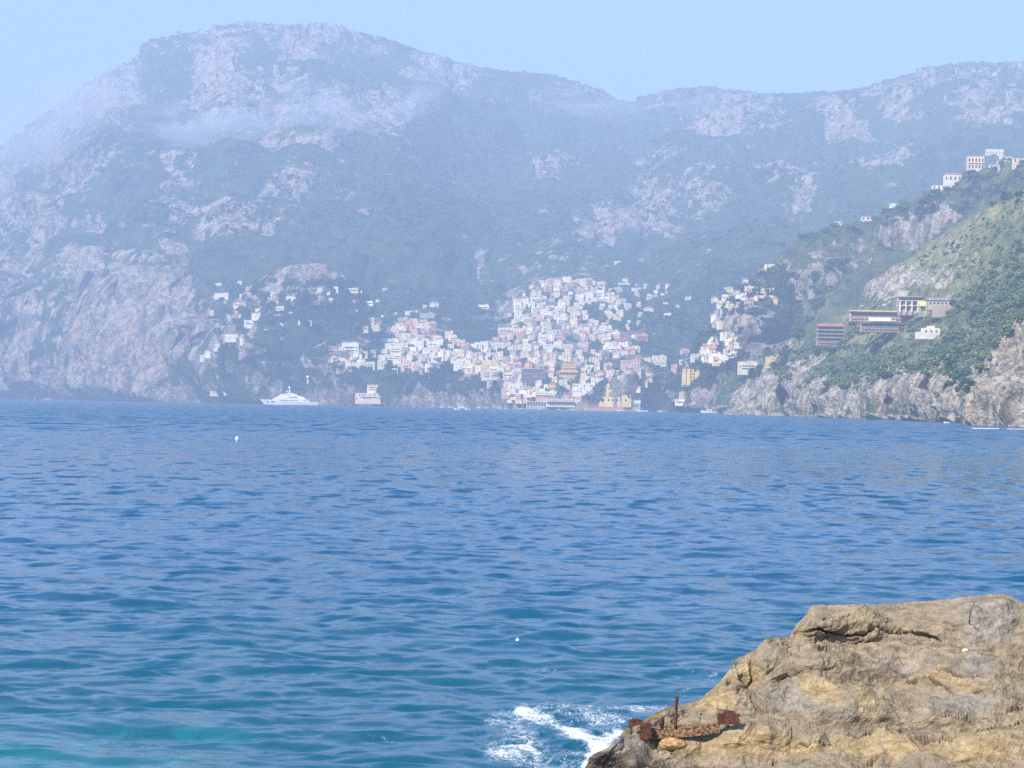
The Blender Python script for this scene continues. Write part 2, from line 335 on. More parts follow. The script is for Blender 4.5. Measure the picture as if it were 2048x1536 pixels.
# rocky headland at the right ---------------------------------------
head_ridge = [(1935, 856), (1950, 842), (1958, 815), (1964, 780), (1980, 742), (1996, 705), (2012, 672), (2030, 652), (2048, 642), (2120, 600), (2300, 560), (2500, 540)]
head_D0 = [(1935, 1160), (2048, 1080), (2500, 900)]
head_D1 = [(1935, 1175), (1960, 1190), (2048, 1200), (2500, 1080)]
terrain('headland', np.concatenate([np.arange(1935, 2070, 0.8), np.arange(2070, 2500, 8)]), head_D0, head_ridge, head_D1, M_near,
        [], [(2040, 760, 140, 140, 1.35), (2300, 700, 300, 200, 1.3)], [(2040, 650, 60, 20, .6)], caves=[(2040, 800, 10, 13, 22), (2034, 778, 6, 4, 10)], rows=300, amp=(7, 6.5, 2.4), fs=(60, 20, 5), back=(140, 90))
# ------------------------------------------------------------------ water
def build_water():
    th = np.concatenate([np.radians(np.linspace(-180, -16, 60)[:-1]), np.radians(np.linspace(-16, 16, 900)), np.radians(np.linspace(16, 180, 60)[1:-1])])
    D = np.concatenate([np.linspace(3, 30, 40)[:-1], CAMZ * F / np.arange(900, 60, -1.0), CAMZ * F / np.arange(60, 3.5, -0.5)])
    T, DD = np.meshgrid(th, D)
    X = DD * np.sin(T); Y = DD * np.cos(T); Z = np.zeros_like(X)
    row = np.gradient(D)[:, None] * np.ones_like(T)
    sel = np.abs(T[0]) < math.radians(17); rsel = D < 1500
    ii = np.ix_(rsel, sel)
    x = X[ii]; y = Y[ii]; rs = row[ii]
    wx = x + 0.5 * perlin(np.stack([x / 3, y / 3, x * 0], -1)); wy = y + 0.5 * perlin(np.stack([x / 3 + 50, y / 3, x * 0], -1))
    z = np.zeros_like(x); r = np.random.default_rng(5)
    grp = 0.65 + 0.7 * np.clip(fbm(np.stack([x / 9, y / 14, x * 0 + 5], -1), 3) + 0.4, 0, 1.2)
    for k in range(110):
        lam = 0.45 * (14 ** (k / 109.0)); ang = r.normal(0.25, 0.55)
        kx = math.sin(ang) * 2 * math.pi / lam; ky = math.cos(ang) * 2 * math.pi / lam
        a = 0.021 * lam / (2 * math.pi) * min(1.0, (2.2 / lam) ** 0.8)
        ph = kx * wx + ky * wy + r.uniform(0, 6.28)
        s = np.sin(ph); s = s + 0.22 * np.cos(2 * ph + math.pi)
        z += a * s * np.clip(lam / (2.2 * rs) - 0.6, 0, 1)
    z *= grp
    # wash: swell broken against the rock
    px = 1024 + F * x / y; py = hy(px) + CAMZ / np.hypot(x, y) * F
    near = np.exp(-((px - 1130) / 170) ** 2 - ((py - 1470) / 60) ** 2)
    z += near * 0.16 * fbm(np.stack([x / 0.9, y / 1.6, x * 0 + 9], -1), 4, ridged=True)
    Z[ii] = z
    foam = np.zeros_like(X); fo = np.zeros_like(x)
    wxp = 7 * fbm(np.stack([px / 16, py / 7, px * 0], -1), 3); wyp = 4 * fbm(np.stack([px / 14, py / 7, px * 0 + 8], -1), 3)
    def stroke(pts, w0, s):
        nonlocal fo
        d = np.full(px.shape, 1e9); wv = np.zeros(px.shape)
        for (a, b) in zip(pts[:-1], pts[1:]):
            ax, ay = a; bx, by = b; L2 = (bx - ax) ** 2 + (by - ay) ** 2
            k = min(1.0, w0 / 8); qx = px + wxp * k; qy = py + wyp * k
            t = np.clip(((qx - ax) * (bx - ax) + (qy - ay) * (by - ay)) / L2, 0, 1)
            d = np.minimum(d, np.hypot(qx - ax - t * (bx - ax), (qy - ay - t * (by - ay)) * 1.3))
        fo = np.maximum(fo, s * np.clip(1.3 - d / w0, 0, 1))
    stroke([(1055, 1430), (1090, 1436), (1130, 1460), (1170, 1480), (1215, 1490), (1245, 1468)], 24, 1.15)
    stroke([(1170, 1480), (1200, 1495), (1225, 1500)], 18, 1.3)
    stroke([(1250, 1462), (1228, 1488), (1204, 1508), (1184, 1530), (1176, 1545)], 17, 1.35); stroke([(1205, 1478), (1230, 1470)], 14, 1.0)
    stroke([(1018, 1502), (1060, 1500), (1090, 1508)], 10, 1.1)
    stroke([(1120, 1432), (1165, 1434)], 7, 1.0)
    stroke([(1160, 1428), (1230, 1424), (1290, 1420), (1345, 1412)], 8, .85)
    stroke([(1275, 1430), (1290, 1424)], 12, .8)
    stroke([(985, 1438), (1010, 1440), (1035, 1450)], 7, .9)
    stroke([(1040, 1470), (1110, 1520), (1180, 1530)], 44, .78)
    stroke([(1190, 1450), (1215, 1440)], 12, .7)
    stroke([(1000, 1500), (1100, 1540), (1180, 1560)], 36, .8); stroke([(1000, 1440), (1120, 1425), (1230, 1445), (1340, 1415)], 22, .74)
    stroke([(880, 1450), (960, 1470)], 10, .5); stroke([(720, 1425), (800, 1430)], 8, .42); stroke([(740, 1470), (830, 1485)], 7, .42)
    stroke([(1060, 1360), (1120, 1335)], 14, .33); stroke([(1370, 1332), (1420, 1340)], 14, .4)
    stroke([(1945, 856), (2000, 856.5)], 1.6, 1.4); stroke([(2015, 857), (2200, 859)], 1.4, 1.4)
    stroke([(1360, 1400), (1440, 1345)], 10, .45)
    foam[ii] = fo
    sh = np.zeros_like(X); q = np.exp(-((px - 40) / 330) ** 2 - ((py - 1520) / 62) ** 2) * 1.15
    sh[ii] = np.clip(q, 0, 1)
    deep = np.clip((1500 - DD) / 1500, 0, 1)
    t = NT('sea water')
    f = t.attr('foam'); s = t.attr('shallow')
    P = t.geo.outputs['Position']
    sep = t.n.new('ShaderNodeSeparateXYZ'); t.l.new(P, sep.inputs[0])
    dist = t.math('SQRT', t.math('ADD', t.math('MULTIPLY', sep.outputs[0], sep.outputs[0]), t.math('MULTIPLY', sep.outputs[1], sep.outputs[1])))
    nearf = t.math('SUBTRACT', 1.0, t.smooth(dist, 36, 95))
    col = t.mix(nearf, (0.003, 0.068, 0.155), (0.004, 0.078, 0.135))
    pn = t.noise(t.pos((0.5, 0.28, 1)), 1.0, 4, 0.6, 0.6)
    col = t.mix(t.math('MULTIPLY', s, t.smooth(pn, 0.50, 0.66)), col, (0.03, 0.46, 0.40))
    col = t.mix(t.math('MULTIPLY', s, 0.45), col, (0.01, 0.17, 0.17))
    fn = t.noise(t.pos((9, 6, 1)), 1.0, 9, 0.82, 1.5)
    fn2 = t.noise(t.pos((1.6, 1.1, 1)), 1.0, 4, 0.6, 0.8)
    fv = t.math('ADD', f, t.math('MULTIPLY_ADD', fn, 4.2, t.math('MULTIPLY_ADD', fn2, 1.8, -3.1)))
    fm = t.smooth(fv, 0.45, 1.5)
    fm = t.math('MULTIPLY', fm, t.smooth(f, 0.02, 0.3))
    col = t.mix(fm, col, (0.72, 0.76, 0.80))
    t.base(col); t.b.inputs['IOR'].default_value = 1.333
    farf = t.smooth(dist, 60, 900)
    t.rough(t.math('ADD', t.math('MULTIPLY_ADD', farf, 0.14, 0.11), t.math('MULTIPLY', fm, 0.6)))
    def tilt(sc, rot, amp, det=4):
        n = t.n.new('ShaderNodeTexNoise'); t.l.new(t.pos(sc, (0, 0, rot)), n.inputs['Vector']); n.inputs['Scale'].default_value = 1; n.inputs['Detail'].default_value = det; n.inputs['Roughness'].default_value = .6
        a = t.n.new('ShaderNodeVectorMath'); a.operation = 'SUBTRACT'; t.l.new(n.outputs['Color'], a.inputs[0]); a.inputs[1].default_value = (.5, .5, .5)
        b = t.n.new('ShaderNodeVectorMath'); b.operation = 'SCALE'; t.l.new(a.outputs[0], b.inputs[0]); t.set(b.inputs['Scale'], amp); return b.outputs[0]
    def vadd(a, b):
        n = t.n.new('ShaderNodeVectorMath'); n.operation = 'ADD'; t.l.new(a, n.inputs[0]); t.l.new(b, n.inputs[1]); return n.outputs[0]
    # steep little wave faces turned to the shore, in three sizes
    warp = t.noise(t.pos((.12, .12, 1)), 1.0, 2, .5)
    def faces(sc, rot, lo, hi): return t.smooth(t.noise(t.pos(sc, (0, 0, rot)), 1.0, 3, .5, .25), lo, hi)
    patch = t.math('MULTIPLY_ADD', t.noise(t.pos((.05, .02, 1)), 1.0, 3, .6), 1.6, .2)
    f1 = t.math('MULTIPLY', faces((.80, .85, 1), .05, .48, .74), t.math('SUBTRACT', 1.0, t.smooth(dist, 90, 220)))
    f2 = t.math('MULTIPLY', faces((.45, .20, 1), -.03, .46, .72), t.math('MULTIPLY', t.smooth(dist, 70, 160), t.math('SUBTRACT', 1.0, t.smooth(dist, 350, 800))))
    f3 = t.math('MULTIPLY', faces((.20, .035, 1), .02, .42, .68), t.math('MULTIPLY', t.smooth(dist, 260, 600), t.math('SUBTRACT', 1.0, t.smooth(dist, 9000, 12000))))
    ff = t.math('MULTIPLY', t.math('ADD', t.math('MULTIPLY', f1, .26), t.math('ADD', t.math('MULTIPLY', f2, .30), t.math('MULTIPLY', f3, .42))), patch)
    cb = t.n.new('ShaderNodeCombineXYZ'); t.l.new(t.math('MULTIPLY', ff, -1.0), cb.inputs[1])
    calm = t.math('SUBTRACT', 1.0, t.math('MULTIPLY', fm, 0.2))
    vec = vadd(t.geo.outputs['Normal'], vadd(cb.outputs[0], vadd(tilt((3.1, 2.0, 1), .2, .09, 3), tilt((.9, .5, 1), .1, .09, 3))))
    nn = t.n.new('ShaderNodeVectorMath'); nn.operation = 'NORMALIZE'; t.l.new(vec, nn.inputs[0])
    t.norm(nn.outputs[0])
    Pn = np.stack([X, Y, Z], -1)
    o, q = grid_mesh('water', Pn, t.m, {'foam': foam, 'shallow': sh}, wrap=True)
    tag(o, kind='structure')
    return o
build_water()

# ------------------------------------------------------------------ foreground rock
rock_ridge = [(1000, 1660), (1100, 1640), (1150, 1585), (1178, 1536), (1185, 1512), (1205, 1502), (1225, 1488), (1240, 1478), (1255, 1462), (1275, 1447), (1300, 1432), (1330, 1416), (1360, 1408), (1400, 1398), (1410, 1388), (1425, 1374), (1440, 1362), (1452, 1346), (1460, 1338), (1466, 1318), (1490, 1310), (1510, 1300), (1520, 1290), (1532, 1277), (1560, 1273), (1580, 1272), (1583, 1262), (1590, 1248), (1604, 1232), (1618, 1214), (1630, 1208), (1680, 1209), (1760, 1206), (1850, 1202), (1910, 1196), (1960, 1191), (2000, 1189), (2020, 1193), (2048, 1206), (2150, 1230), (2400, 1330), (2700, 1600)]
rock_Dr = [(1000, 34), (1180, 35.2), (1300, 36.6), (1450, 38), (1600, 40), (1800, 41), (2048, 41), (2700, 36)]
CRACKS = [([(1585, 1268), (1620, 1258), (1650, 1262), (1700, 1272), (1760, 1262), (1800, 1268), (1880, 1280)], 2.6, .16), ([(1795, 1266), (1840, 1272), (1862, 1276)], 3.5, .2), ([(1905, 1285), (1925, 1292), (1955, 1298), (1985, 1290)], 4.5, .2),
          ([(1650, 1240), (1700, 1236), (1760, 1250), (1820, 1230)], 1.6, .07), ([(1520, 1302), (1560, 1300), (1580, 1306), (1600, 1300)], 3.5, .13), ([(1600, 1308), (1640, 1308), (1660, 1300)], 3, .1), ([(1560, 1360), (1640, 1356), (1680, 1354)], 1.6, .05),
          ([(1480, 1372), (1498, 1392), (1505, 1412), (1530, 1424)], 6, .16), ([(1455, 1358), (1480, 1376), (1470, 1390)], 5, .1), ([(1500, 1330), (1510, 1350), (1490, 1370)], 4, .06), ([(1690, 1382), (1730, 1376), (1772, 1366)], 3, .1), ([(1812, 1350), (1850, 1364), (1910, 1396)], 2.6, .09),
          ([(1880, 1362), (1930, 1368), (1960, 1360)], 2, .06), ([(1938, 1400), (1960, 1396), (1990, 1392)], 3.5, .1), ([(1800, 1470), (1830, 1490), (1870, 1515)], 3.2, .14), ([(1830, 1480), (1900, 1476), (1960, 1462), (2048, 1450)], 3, .12), ([(1720, 1530), (1755, 1522)], 3.5, .12),
          ([(1600, 1488), (1660, 1480), (1740, 1474), (1800, 1478)], 2.2, .08), ([(1545, 1526), (1580, 1530), (1620, 1528)], 4, .1), ([(1960, 1438), (2000, 1432), (2048, 1422)], 2, .06), ([(1790, 1330), (1820, 1345)], 2.4, .08), ([(1440, 1425), (1470, 1440), (1500, 1450), (1560, 1460)], 2, .06),
          ([(1830, 1440), (1870, 1430), (1950, 1440)], 1.6, .05), ([(1760, 1300), (1850, 1310), (1900, 1330)], 1.3, .04), ([(1655, 1400), (1740, 1410), (1800, 1440)], 1.3, .04), ([(1950, 1206), (1940, 1240), (1960, 1260)], 1.5, .05), ([(1700, 1215), (1720, 1232), (1790, 1238)], 1.4, .06)]
def build_rock():
    xs = np.concatenate([np.arange(1000, 1170, 6), np.arange(1170, 2060, 1.0), np.arange(2060, 2700, 12)])
    n = len(xs)
    yr = lerp_pts(xs, rock_ridge); dr = lerp_pts(xs, rock_Dr)
    jit = 1.5 * perlin(np.stack([xs / 11, xs * 0, xs * 0], -1)) + 0.8 * perlin(np.stack([xs / 3.3, xs * 0 + 5, xs * 0], -1))
    v = np.concatenate([np.linspace(0, 1, 420), np.linspace(1.02, 2.0, 40)])[:, None]
    ymid = np.maximum(1545, yr + 12); yend = np.maximum(1880, yr + 60)
    X = np.broadcast_to(xs, (len(v), n))
    Y = np.where(v <= 1, yr + jit * np.exp(-v * 40) + (ymid - yr) * v, ymid + (yend - ymid) * (v - 1))
    dmid = np.where(xs < 1250, dr - 0.2 - 0.8 * np.clip((1250 - xs) / 80, 0, 1) * 0, dr - (dr - 35.3) * 1.0)
    dmid = np.minimum(dr - 0.15, 35.3 - 0.0 * xs)
    D = np.where(v <= 1, dr + (dmid - dr) * v ** 1.05, dmid + (29.5 - dmid) * (v - 1))
    D = np.maximum(D, 3)
    # gentle steps: blocks standing a little forward
    for (cx, cy, sx, sy, a) in [(1640, 1235, 60, 26, .5), (1880, 1235, 150, 36, .5), (1560, 1330, 90, 30, .35), (1800, 1330, 150, 34, .35), (1650, 1420, 110, 36, .45), (1950, 1360, 80, 40, .3), (1520, 1480, 160, 22, .25), (1850, 1430, 120, 26, .4), (1720, 1290, 120, 14, -.35), (1380, 1450, 60, 20, -.15), (1930, 1500, 120, 26, .35), (1330, 1500, 50, 20, .2)]:
        D = D - a * np.exp(-((X - cx) / sx) ** 2 - ((Y - cy) / sy) ** 2) * np.clip(v * 8, 0, 1)
    P = at(X, Y, D)
    N = normals(P); N *= np.sign(-(N * (P - np.array([0, 0, CAMZ]))).sum(-1))[..., None]
    w = np.clip(v * 10, 0.15, 1)
    c, s_ = math.cos(-0.35), math.sin(-0.35)
    Q = np.stack([P[..., 0] * c - P[..., 2] * s_ * 1.0, P[..., 1] * 0.8, (P[..., 0] * s_ + P[..., 2] * c) * 2.6], -1)
    d = 0.22 * fbm(P / 1.6 + 5, 4) + 0.15 * fbm(Q / 0.9 + 9, 5, 0.55, ridged=True) + 0.034 * fbm(Q / 0.25 + 3, 4, 0.6, ridged=True) + 0.016 * fbm(P / 0.09, 3, 0.65) * np.clip(.6 + 1.6 * fbm(P / 1.1 + 90, 2), .1, 1.4)
    # fracture planes: terraces along the dipping beds
    b = Q[..., 2] / 0.42 + 0.5 * fbm(P / 1.1 + 30, 3); fr = b - np.floor(b)
    def tri(u): return 2 * np.abs(u - np.floor(u + .5))
    wq = P + 0.35 * np.stack([fbm(P / 1.3 + 11, 2), fbm(P / 1.3 + 21, 2), fbm(P / 1.3 + 31, 2)], -1)
    for k, (ax, ay, az, lam, am) in enumerate([(.8, .3, .5, 1.9, .30), (-.5, .6, .6, 1.1, .18), (.3, -.2, .95, .62, .09), (.9, .1, -.4, .42, .04)]):
        d += am * (tri((wq[..., 0] * ax + wq[..., 1] * ay + wq[..., 2] * az) / lam + .37 * k) - .5) * np.clip(.55 + 1.4 * fbm(P / 2.0 + 50 + 9 * k, 2), 0, 1)
    d += 0.085 * (np.clip(fr * 1.18, 0, 1) - 0.5) * np.clip(0.5 + 1.5 * fbm(P / 1.4 + 70, 2), 0, 1)
    wx = X + 5 * perlin(np.stack([X / 22, Y / 22, X * 0], -1)) + 2 * perlin(np.stack([X / 6, Y / 6, X * 0 + 4], -1)); wy = Y + 5 * perlin(np.stack([X / 22, Y / 22, X * 0 + 9], -1)) + 2.4 * perlin(np.stack([X / 5, Y / 5, X * 0 + 14], -1))
    ck = np.zeros(X.shape)
    for pts, wd, dep in CRACKS:
        dd = np.full(X.shape, 1e9)
        for (a0, b0), (a1, b1) in zip(pts[:-1], pts[1:]):
            L2 = (a1 - a0) ** 2 + (b1 - b0) ** 2
            t = np.clip(((wx - a0) * (a1 - a0) + (wy - b0) * (b1 - b0)) / L2, 0, 1)
            dd = np.minimum(dd, np.hypot(wx - a0 - t * (a1 - a0), wy - b0 - t * (b1 - b0)))
        k = np.clip(1 - dd / (wd * 1.15), 0, 1)
        d -= dep * 2.0 * k; ck = np.maximum(ck, k)
    dk = 0.26 * np.exp(-((X - 1395) / 40) ** 2 - ((Y - 1500) / 10) ** 2) * 0
    d -= 0.42 * np.exp(-((X - 1308 + (Y - 1480) * .45) / 13) ** 2 - ((Y - 1506) / 30) ** 2)  # added hollow, shaped to give the dark shadow under the iron bracket
    P = P + N * (d * w - 0.02)[..., None]
    top = P[0]; ht = np.hypot(top[:, 0], top[:, 1]); backs = []
    for k in range(1, 14):
        f = k / 13
        q = top.copy(); q[:, :2] *= ((ht + 2.6 * f) / ht)[:, None]; q[:, 2] = top[:, 2] - (top[:, 2] + 1.2) * f ** 1.6 + 0.10 * perlin(np.stack([q[:, 0], q[:, 1], q[:, 2] * 0 + k], -1)) * (f > .1)
        backs.append(q)
    fr0 = P[-1].copy(); fr0[:, 2] = -1.6
    PP = np.concatenate([np.stack(backs[::-1]), P, fr0[None]], 0)
    pad = lambda A, z=0: np.concatenate([np.broadcast_to(A[:1], (13, n)), A, A[-1:]], 0)
    yel = patches(X, Y, [(1490, 1345, 34, 20, 1), (1640, 1395, 60, 30, .9, 30), (1530, 1500, 230, 26, .9), (1750, 1500, 200, 30, .8), (1960, 1500, 120, 40, .9), (1900, 1372, 120, 12, .8, 15), (1430, 1410, 60, 24, .9), (1700, 1250, 120, 12, .5), (1720, 1420, 50, 30, .8, 30), (1480, 1300, 60, 12, .6)])
    gry = patches(X, Y, [(1600, 1400, 60, 34, 1), (1980, 1240, 90, 44, .9), (1900, 1420, 90, 22, .8), (1800, 1330, 120, 30, .7), (1960, 1330, 80, 24, .7), (1560, 1280, 50, 10, .6), (1720, 1440, 90, 14, .6), (1270, 1500, 60, 30, .7)])
    wet_shade = patches(X, Y, [(1210, 1536, 60, 22, 1.2), (1290, 1540, 80, 20, 1.0), (1195, 1512, 20, 10, 1.1), (1320, 1484, 40, 10, .7), (1500, 1400, 20, 10, .6), (1480, 1375, 18, 8, .7), (1390, 1540, 50, 12, .8), (1180, 1530, 14, 30, 1), (1460, 1545, 70, 10, .6)])  # dark wet crust, strengthened to paint in the shadow at the lower left too
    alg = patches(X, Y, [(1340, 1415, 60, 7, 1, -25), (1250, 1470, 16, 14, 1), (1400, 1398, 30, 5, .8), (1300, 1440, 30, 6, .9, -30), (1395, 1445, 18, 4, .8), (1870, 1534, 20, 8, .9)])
    t = NT('limestone rock')
    p = t.pos()
    n1 = t.noise(p, 0.9, 6, 0.65, 0.3); n2 = t.noise(t.pos((1, 1, 2.4), (0, -0.35, 0)), 3.4, 8, 0.72, 0.5); n3 = t.noise(p, 26, 7, 0.8); n4 = t.noise(p, 8, 6, 0.75)
    c0 = t.mix(t.smooth(n2, 0.32, 0.66), (0.19, 0.145, 0.095), (0.47, 0.375, 0.245))
    c0 = t.mix(t.math('MULTIPLY', t.smooth(n1, 0.40, 0.62), 0.55), c0, (0.33, 0.27, 0.19))
    gv = t.math('ADD', t.attr('grey'), t.math('MULTIPLY_ADD', n1, 1.3, -0.75))
    c0 = t.mix(t.math('MULTIPLY', t.smooth(gv, 0.25, 0.75), 0.85), c0, t.mix(t.smooth(n2, .35, .65), (0.21, 0.185, 0.155), (0.42, 0.375, 0.32)))
    yv = t.math('ADD', t.attr('ochre'), t.math('MULTIPLY_ADD', n4, 1.4, -0.8))
    c0 = t.mix(t.math('MULTIPLY', t.smooth(yv, 0.30, 0.80), 0.9), c0, t.mix(t.smooth(n2, .35, .65), (0.33, 0.23, 0.10), (0.60, 0.455, 0.245)))
    c0 = t.mix(t.math('MULTIPLY', t.smooth(n3, 0.58, 0.70), 0.6), c0, (0.70, 0.61, 0.46))
    c0 = t.mix(t.math('MULTIPLY', t.math('SUBTRACT', 1.0, t.smooth(n3, 0.30, 0.40)), 0.5), c0, (0.14, 0.105, 0.065))
    lich = t.voro(t.pos((1, 1, 1.6)), 9); c0 = t.mix(t.math('MULTIPLY', t.math('SUBTRACT', 1.0, t.smooth(lich, 0.05, 0.16)), t.smooth(n1, .5, .6)), c0, (0.55, 0.5, 0.4))
    wv = t.math('ADD', t.attr('wet_shade'), t.math('MULTIPLY_ADD', n4, 1.6, -0.95))
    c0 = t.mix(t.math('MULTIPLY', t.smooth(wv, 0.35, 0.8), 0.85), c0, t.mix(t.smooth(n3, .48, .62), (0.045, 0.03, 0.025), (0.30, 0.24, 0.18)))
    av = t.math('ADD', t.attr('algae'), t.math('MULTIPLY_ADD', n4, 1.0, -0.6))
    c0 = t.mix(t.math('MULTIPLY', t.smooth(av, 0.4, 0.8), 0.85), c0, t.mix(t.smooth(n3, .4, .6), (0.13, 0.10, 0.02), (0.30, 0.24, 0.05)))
    c0 = t.mix(t.math('MULTIPLY', t.attr('crack'), 0.5), c0, (0.09, 0.065, 0.045))
    t.base(c0); t.rough(0.9); t.spec(0.25)
    hh = t.math('ADD', t.math('MULTIPLY', n2, 0.12), t.math('ADD', t.math('MULTIPLY', n3, 0.045), t.math('MULTIPLY', t.noise(p, 75, 4, .8), 0.012)))
    vc = t.voro(t.pos((1, 1, 2.2), (0, -.35, 0)), 5.5, 'DISTANCE_TO_EDGE')
    hh = t.math('ADD', hh, t.math('MULTIPLY', t.smooth(vc, 0.0, 0.09), t.math('MULTIPLY', t.smooth(n4, .5, .62), 0.02)))
    t.norm(t.bump(hh, 0.75, 1.0))
    o, q = grid_mesh('rock', PP, t.m, {'ochre': pad(yel), 'grey': pad(gry), 'wet_shade': pad(wet_shade), 'algae': pad(alg), 'crack': pad(ck)})
    tag(o, 'big tan and grey limestone rock, cracked and weathered, rising from the sea in the foreground', 'rock')
    return BVHTree.FromPolygons(PP.reshape(-1, 3).tolist(), q.tolist()), o
RBV, ROCK = build_rock()

# ------------------------------------------------------------------ haze
def haze():
    x0, x1, y0, y1, z0, z1 = -6500, 6500, -9000, 10500, -10, 1420
    me = bpy.data.meshes.new('haze'); bm = bmesh.new()
    bmesh.ops.create_cube(bm, size=1)
    for v in bm.verts: v.co = Vector(((x0 + x1) / 2 + v.co.x * (x1 - x0), (y0 + y1) / 2 + v.co.y * (y1 - y0), (z0 + z1) / 2 + v.co.z * (z1 - z0)))
    bm.to_mesh(me); bm.free()
    m = bpy.data.materials.new('haze air'); m.use_nodes = True; nt = m.node_tree
    for n in list(nt.nodes):
        if n.type == 'BSDF_PRINCIPLED': nt.nodes.remove(n)
    pv = nt.nodes.new('ShaderNodeVolumePrincipled')
    pv.inputs['Color'].default_value = HAZE_COL + (1,)
    pv.inputs['Density'].default_value = HAZE_D
    pv.inputs['Anisotropy'].default_value = 0.0
    nt.links.new(pv.outputs[0], nt.nodes['Material Output'].inputs['Volume'])
    me.materials.append(m)
    o = bpy.data.objects.new('haze', me); COL.objects.link(o); tag(o, kind='stuff')
HAZE_D = 0.000205; HAZE_COL = (0.575, 0.735, 1.0)
haze()
# ------------------------------------------------------------------ mesh builder
class MB:
    def __init__(s): s.v = []; s.f = []; s.mi = []
    def add(s, vs, fs, mi=0):
        k = len(s.v); s.v += [tuple(map(float, v)) for v in vs]; s.f += [tuple(i + k for i in f) for f in fs]; s.mi += [mi] * len(fs); return s
    def box(s, x0, x1, y0, y1, z0, z1, mi=0, tx=0, ty=0):
        s.add([(x0, y0, z0), (x1, y0, z0), (x1, y1, z0), (x0, y1, z0), (x0 + tx, y0 + ty, z1), (x1 - tx, y0 + ty, z1), (x1 - tx, y1 - ty, z1), (x0 + tx, y1 - ty, z1)],
              [(0, 3, 2, 1), (4, 5, 6, 7), (0, 1, 5, 4), (1, 2, 6, 5), (2, 3, 7, 6), (3, 0, 4, 7)], mi)
        return s
    def tube(s, pts, rad, seg=8, mi=0, cap=True):
        pts = [Vector(p) for p in pts]; rad = rad if hasattr(rad, '__len__') else [rad] * len(pts); k = len(s.v); n = len(pts)
        for i, p in enumerate(pts):
            d = (pts[min(i + 1, n - 1)] - pts[max(i - 1, 0)]).normalized(); a = d.orthogonal().normalized()
            if i and a.dot(pa) < 0: a = -a
            if i: a = (pa - d * pa.dot(d)).normalized()
            pa = a; b = d.cross(a)
            for j in range(seg):
                t = 2 * math.pi * j / seg; s.v.append(tuple(p + (a * math.cos(t) + b * math.sin(t)) * rad[i]))
        for i in range(n - 1):
            for j in range(seg):
                s.f.append((k + i * seg + j, k + i * seg + (j + 1) % seg, k + (i + 1) * seg + (j + 1) % seg, k + (i + 1) * seg + j)); s.mi.append(mi)
        if cap:
            s.f.append(tuple(k + j for j in range(seg))[::-1]); s.f.append(tuple(k + (n - 1) * seg + j for j in range(seg))); s.mi += [mi, mi]
        return s
    def lathe(s, prof, seg=16, c=(0, 0, 0), mi=0):
        k = len(s.v); n = len(prof)
        for r, z in prof:
            for j in range(seg):
                t = 2 * math.pi * j / seg; s.v.append((c[0] + r * math.cos(t), c[1] + r * math.sin(t), c[2] + z))
        for i in range(n - 1):
            for j in range(seg):
                s.f.append((k + i * seg + j, k + i * seg + (j + 1) % seg, k + (i + 1) * seg + (j + 1) % seg, k + (i + 1) * seg + j)); s.mi.append(mi)
        return s
    def mesh(s, name, *mats, smooth=False):
        me = bpy.data.meshes.new(name); me.from_pydata(s.v, [], s.f); me.update()
        for m in mats: me.materials.append(m)
        if len(mats) > 1: me.polygons.foreach_set('material_index', s.mi)
        if smooth: me.polygons.foreach_set('use_smooth', [True] * len(me.polygons))
        return me
    def obj(s, name, mats, parent=None, smooth=False):
        mats = mats if isinstance(mats, (list, tuple)) else [mats]
        o = bpy.data.objects.new(name, s.mesh(name, *mats, smooth=smooth)); COL.objects.link(o)
        if parent is not None: o.parent = parent
        return o

def empty(name, loc, rz=0.0, label=None, cat=None, group=None):
    o = bpy.data.objects.new(name, None); COL.objects.link(o); o.location = loc; o.rotation_euler = (0, 0, rz); o.empty_display_size = 0.5
    return tag(o, label, cat, group)

def child(name, me, parent, loc=(0, 0, 0), mat=None):
    o = bpy.data.objects.new(name, me); COL.objects.link(o); o.parent = parent; o.location = loc
    if mat is not None:
        o.material_slots[0].link = 'OBJECT'; o.material_slots[0].material = mat
    return o

PL = {}
for n_, c_ in dict(white=(0.88, 0.79, 0.67), cream=(0.86, 0.72, 0.50), pink=(0.72, 0.50, 0.42), salmon=(0.68, 0.38, 0.27), peach=(0.82, 0.62, 0.45), yellow=(0.78, 0.60, 0.24), orange=(0.70, 0.42, 0.17), grey=(0.50, 0.45, 0.41), red=(0.58, 0.17, 0.14), stone=(0.45, 0.36, 0.28)).items():
    PL[n_] = plain(n_ + ' plaster', c_, 0.9, 0.10, 0.12, 0.1, objvar=0.18)
M_tile = plain('terracotta tiles', (0.42, 0.19, 0.12), 0.9, 0.2, 0.5)
M_flat = plain('roof terrace', (0.55, 0.50, 0.45), 0.9, 0.15, 0.3)
M_glass = plain('dark window', (0.045, 0.05, 0.06), 0.25, 0.3, 0.4, 0.5)
M_dark = plain('dark timber', (0.06, 0.045, 0.04), 0.8, 0.3, 0.4)
M_wht = plain('white paint', (0.80, 0.80, 0.80), 0.5, 0.05, 0.4, 0.4)
M_green = plain('green shutters', (0.05, 0.12, 0.08), 0.7, 0.2, 0.4)

# windows: one shared mesh (recessed opening with a frame), placed as children
def win_mesh(w, h, arch=False):
    b = MB(); b.box(-w / 2, w / 2, -0.10, 0.12, 0, h)
    if arch: b.lathe([(w / 2 * math.cos(a), w / 2 * math.sin(a)) for a in np.linspace(0, math.pi / 2, 4)], 10, (0, 0.0, h))
    return b.mesh('window', M_glass)
WIN = win_mesh(1.25, 1.8); WINT = win_mesh(2.2, 2.6, True); DOOR = win_mesh(2.0, 2.6)

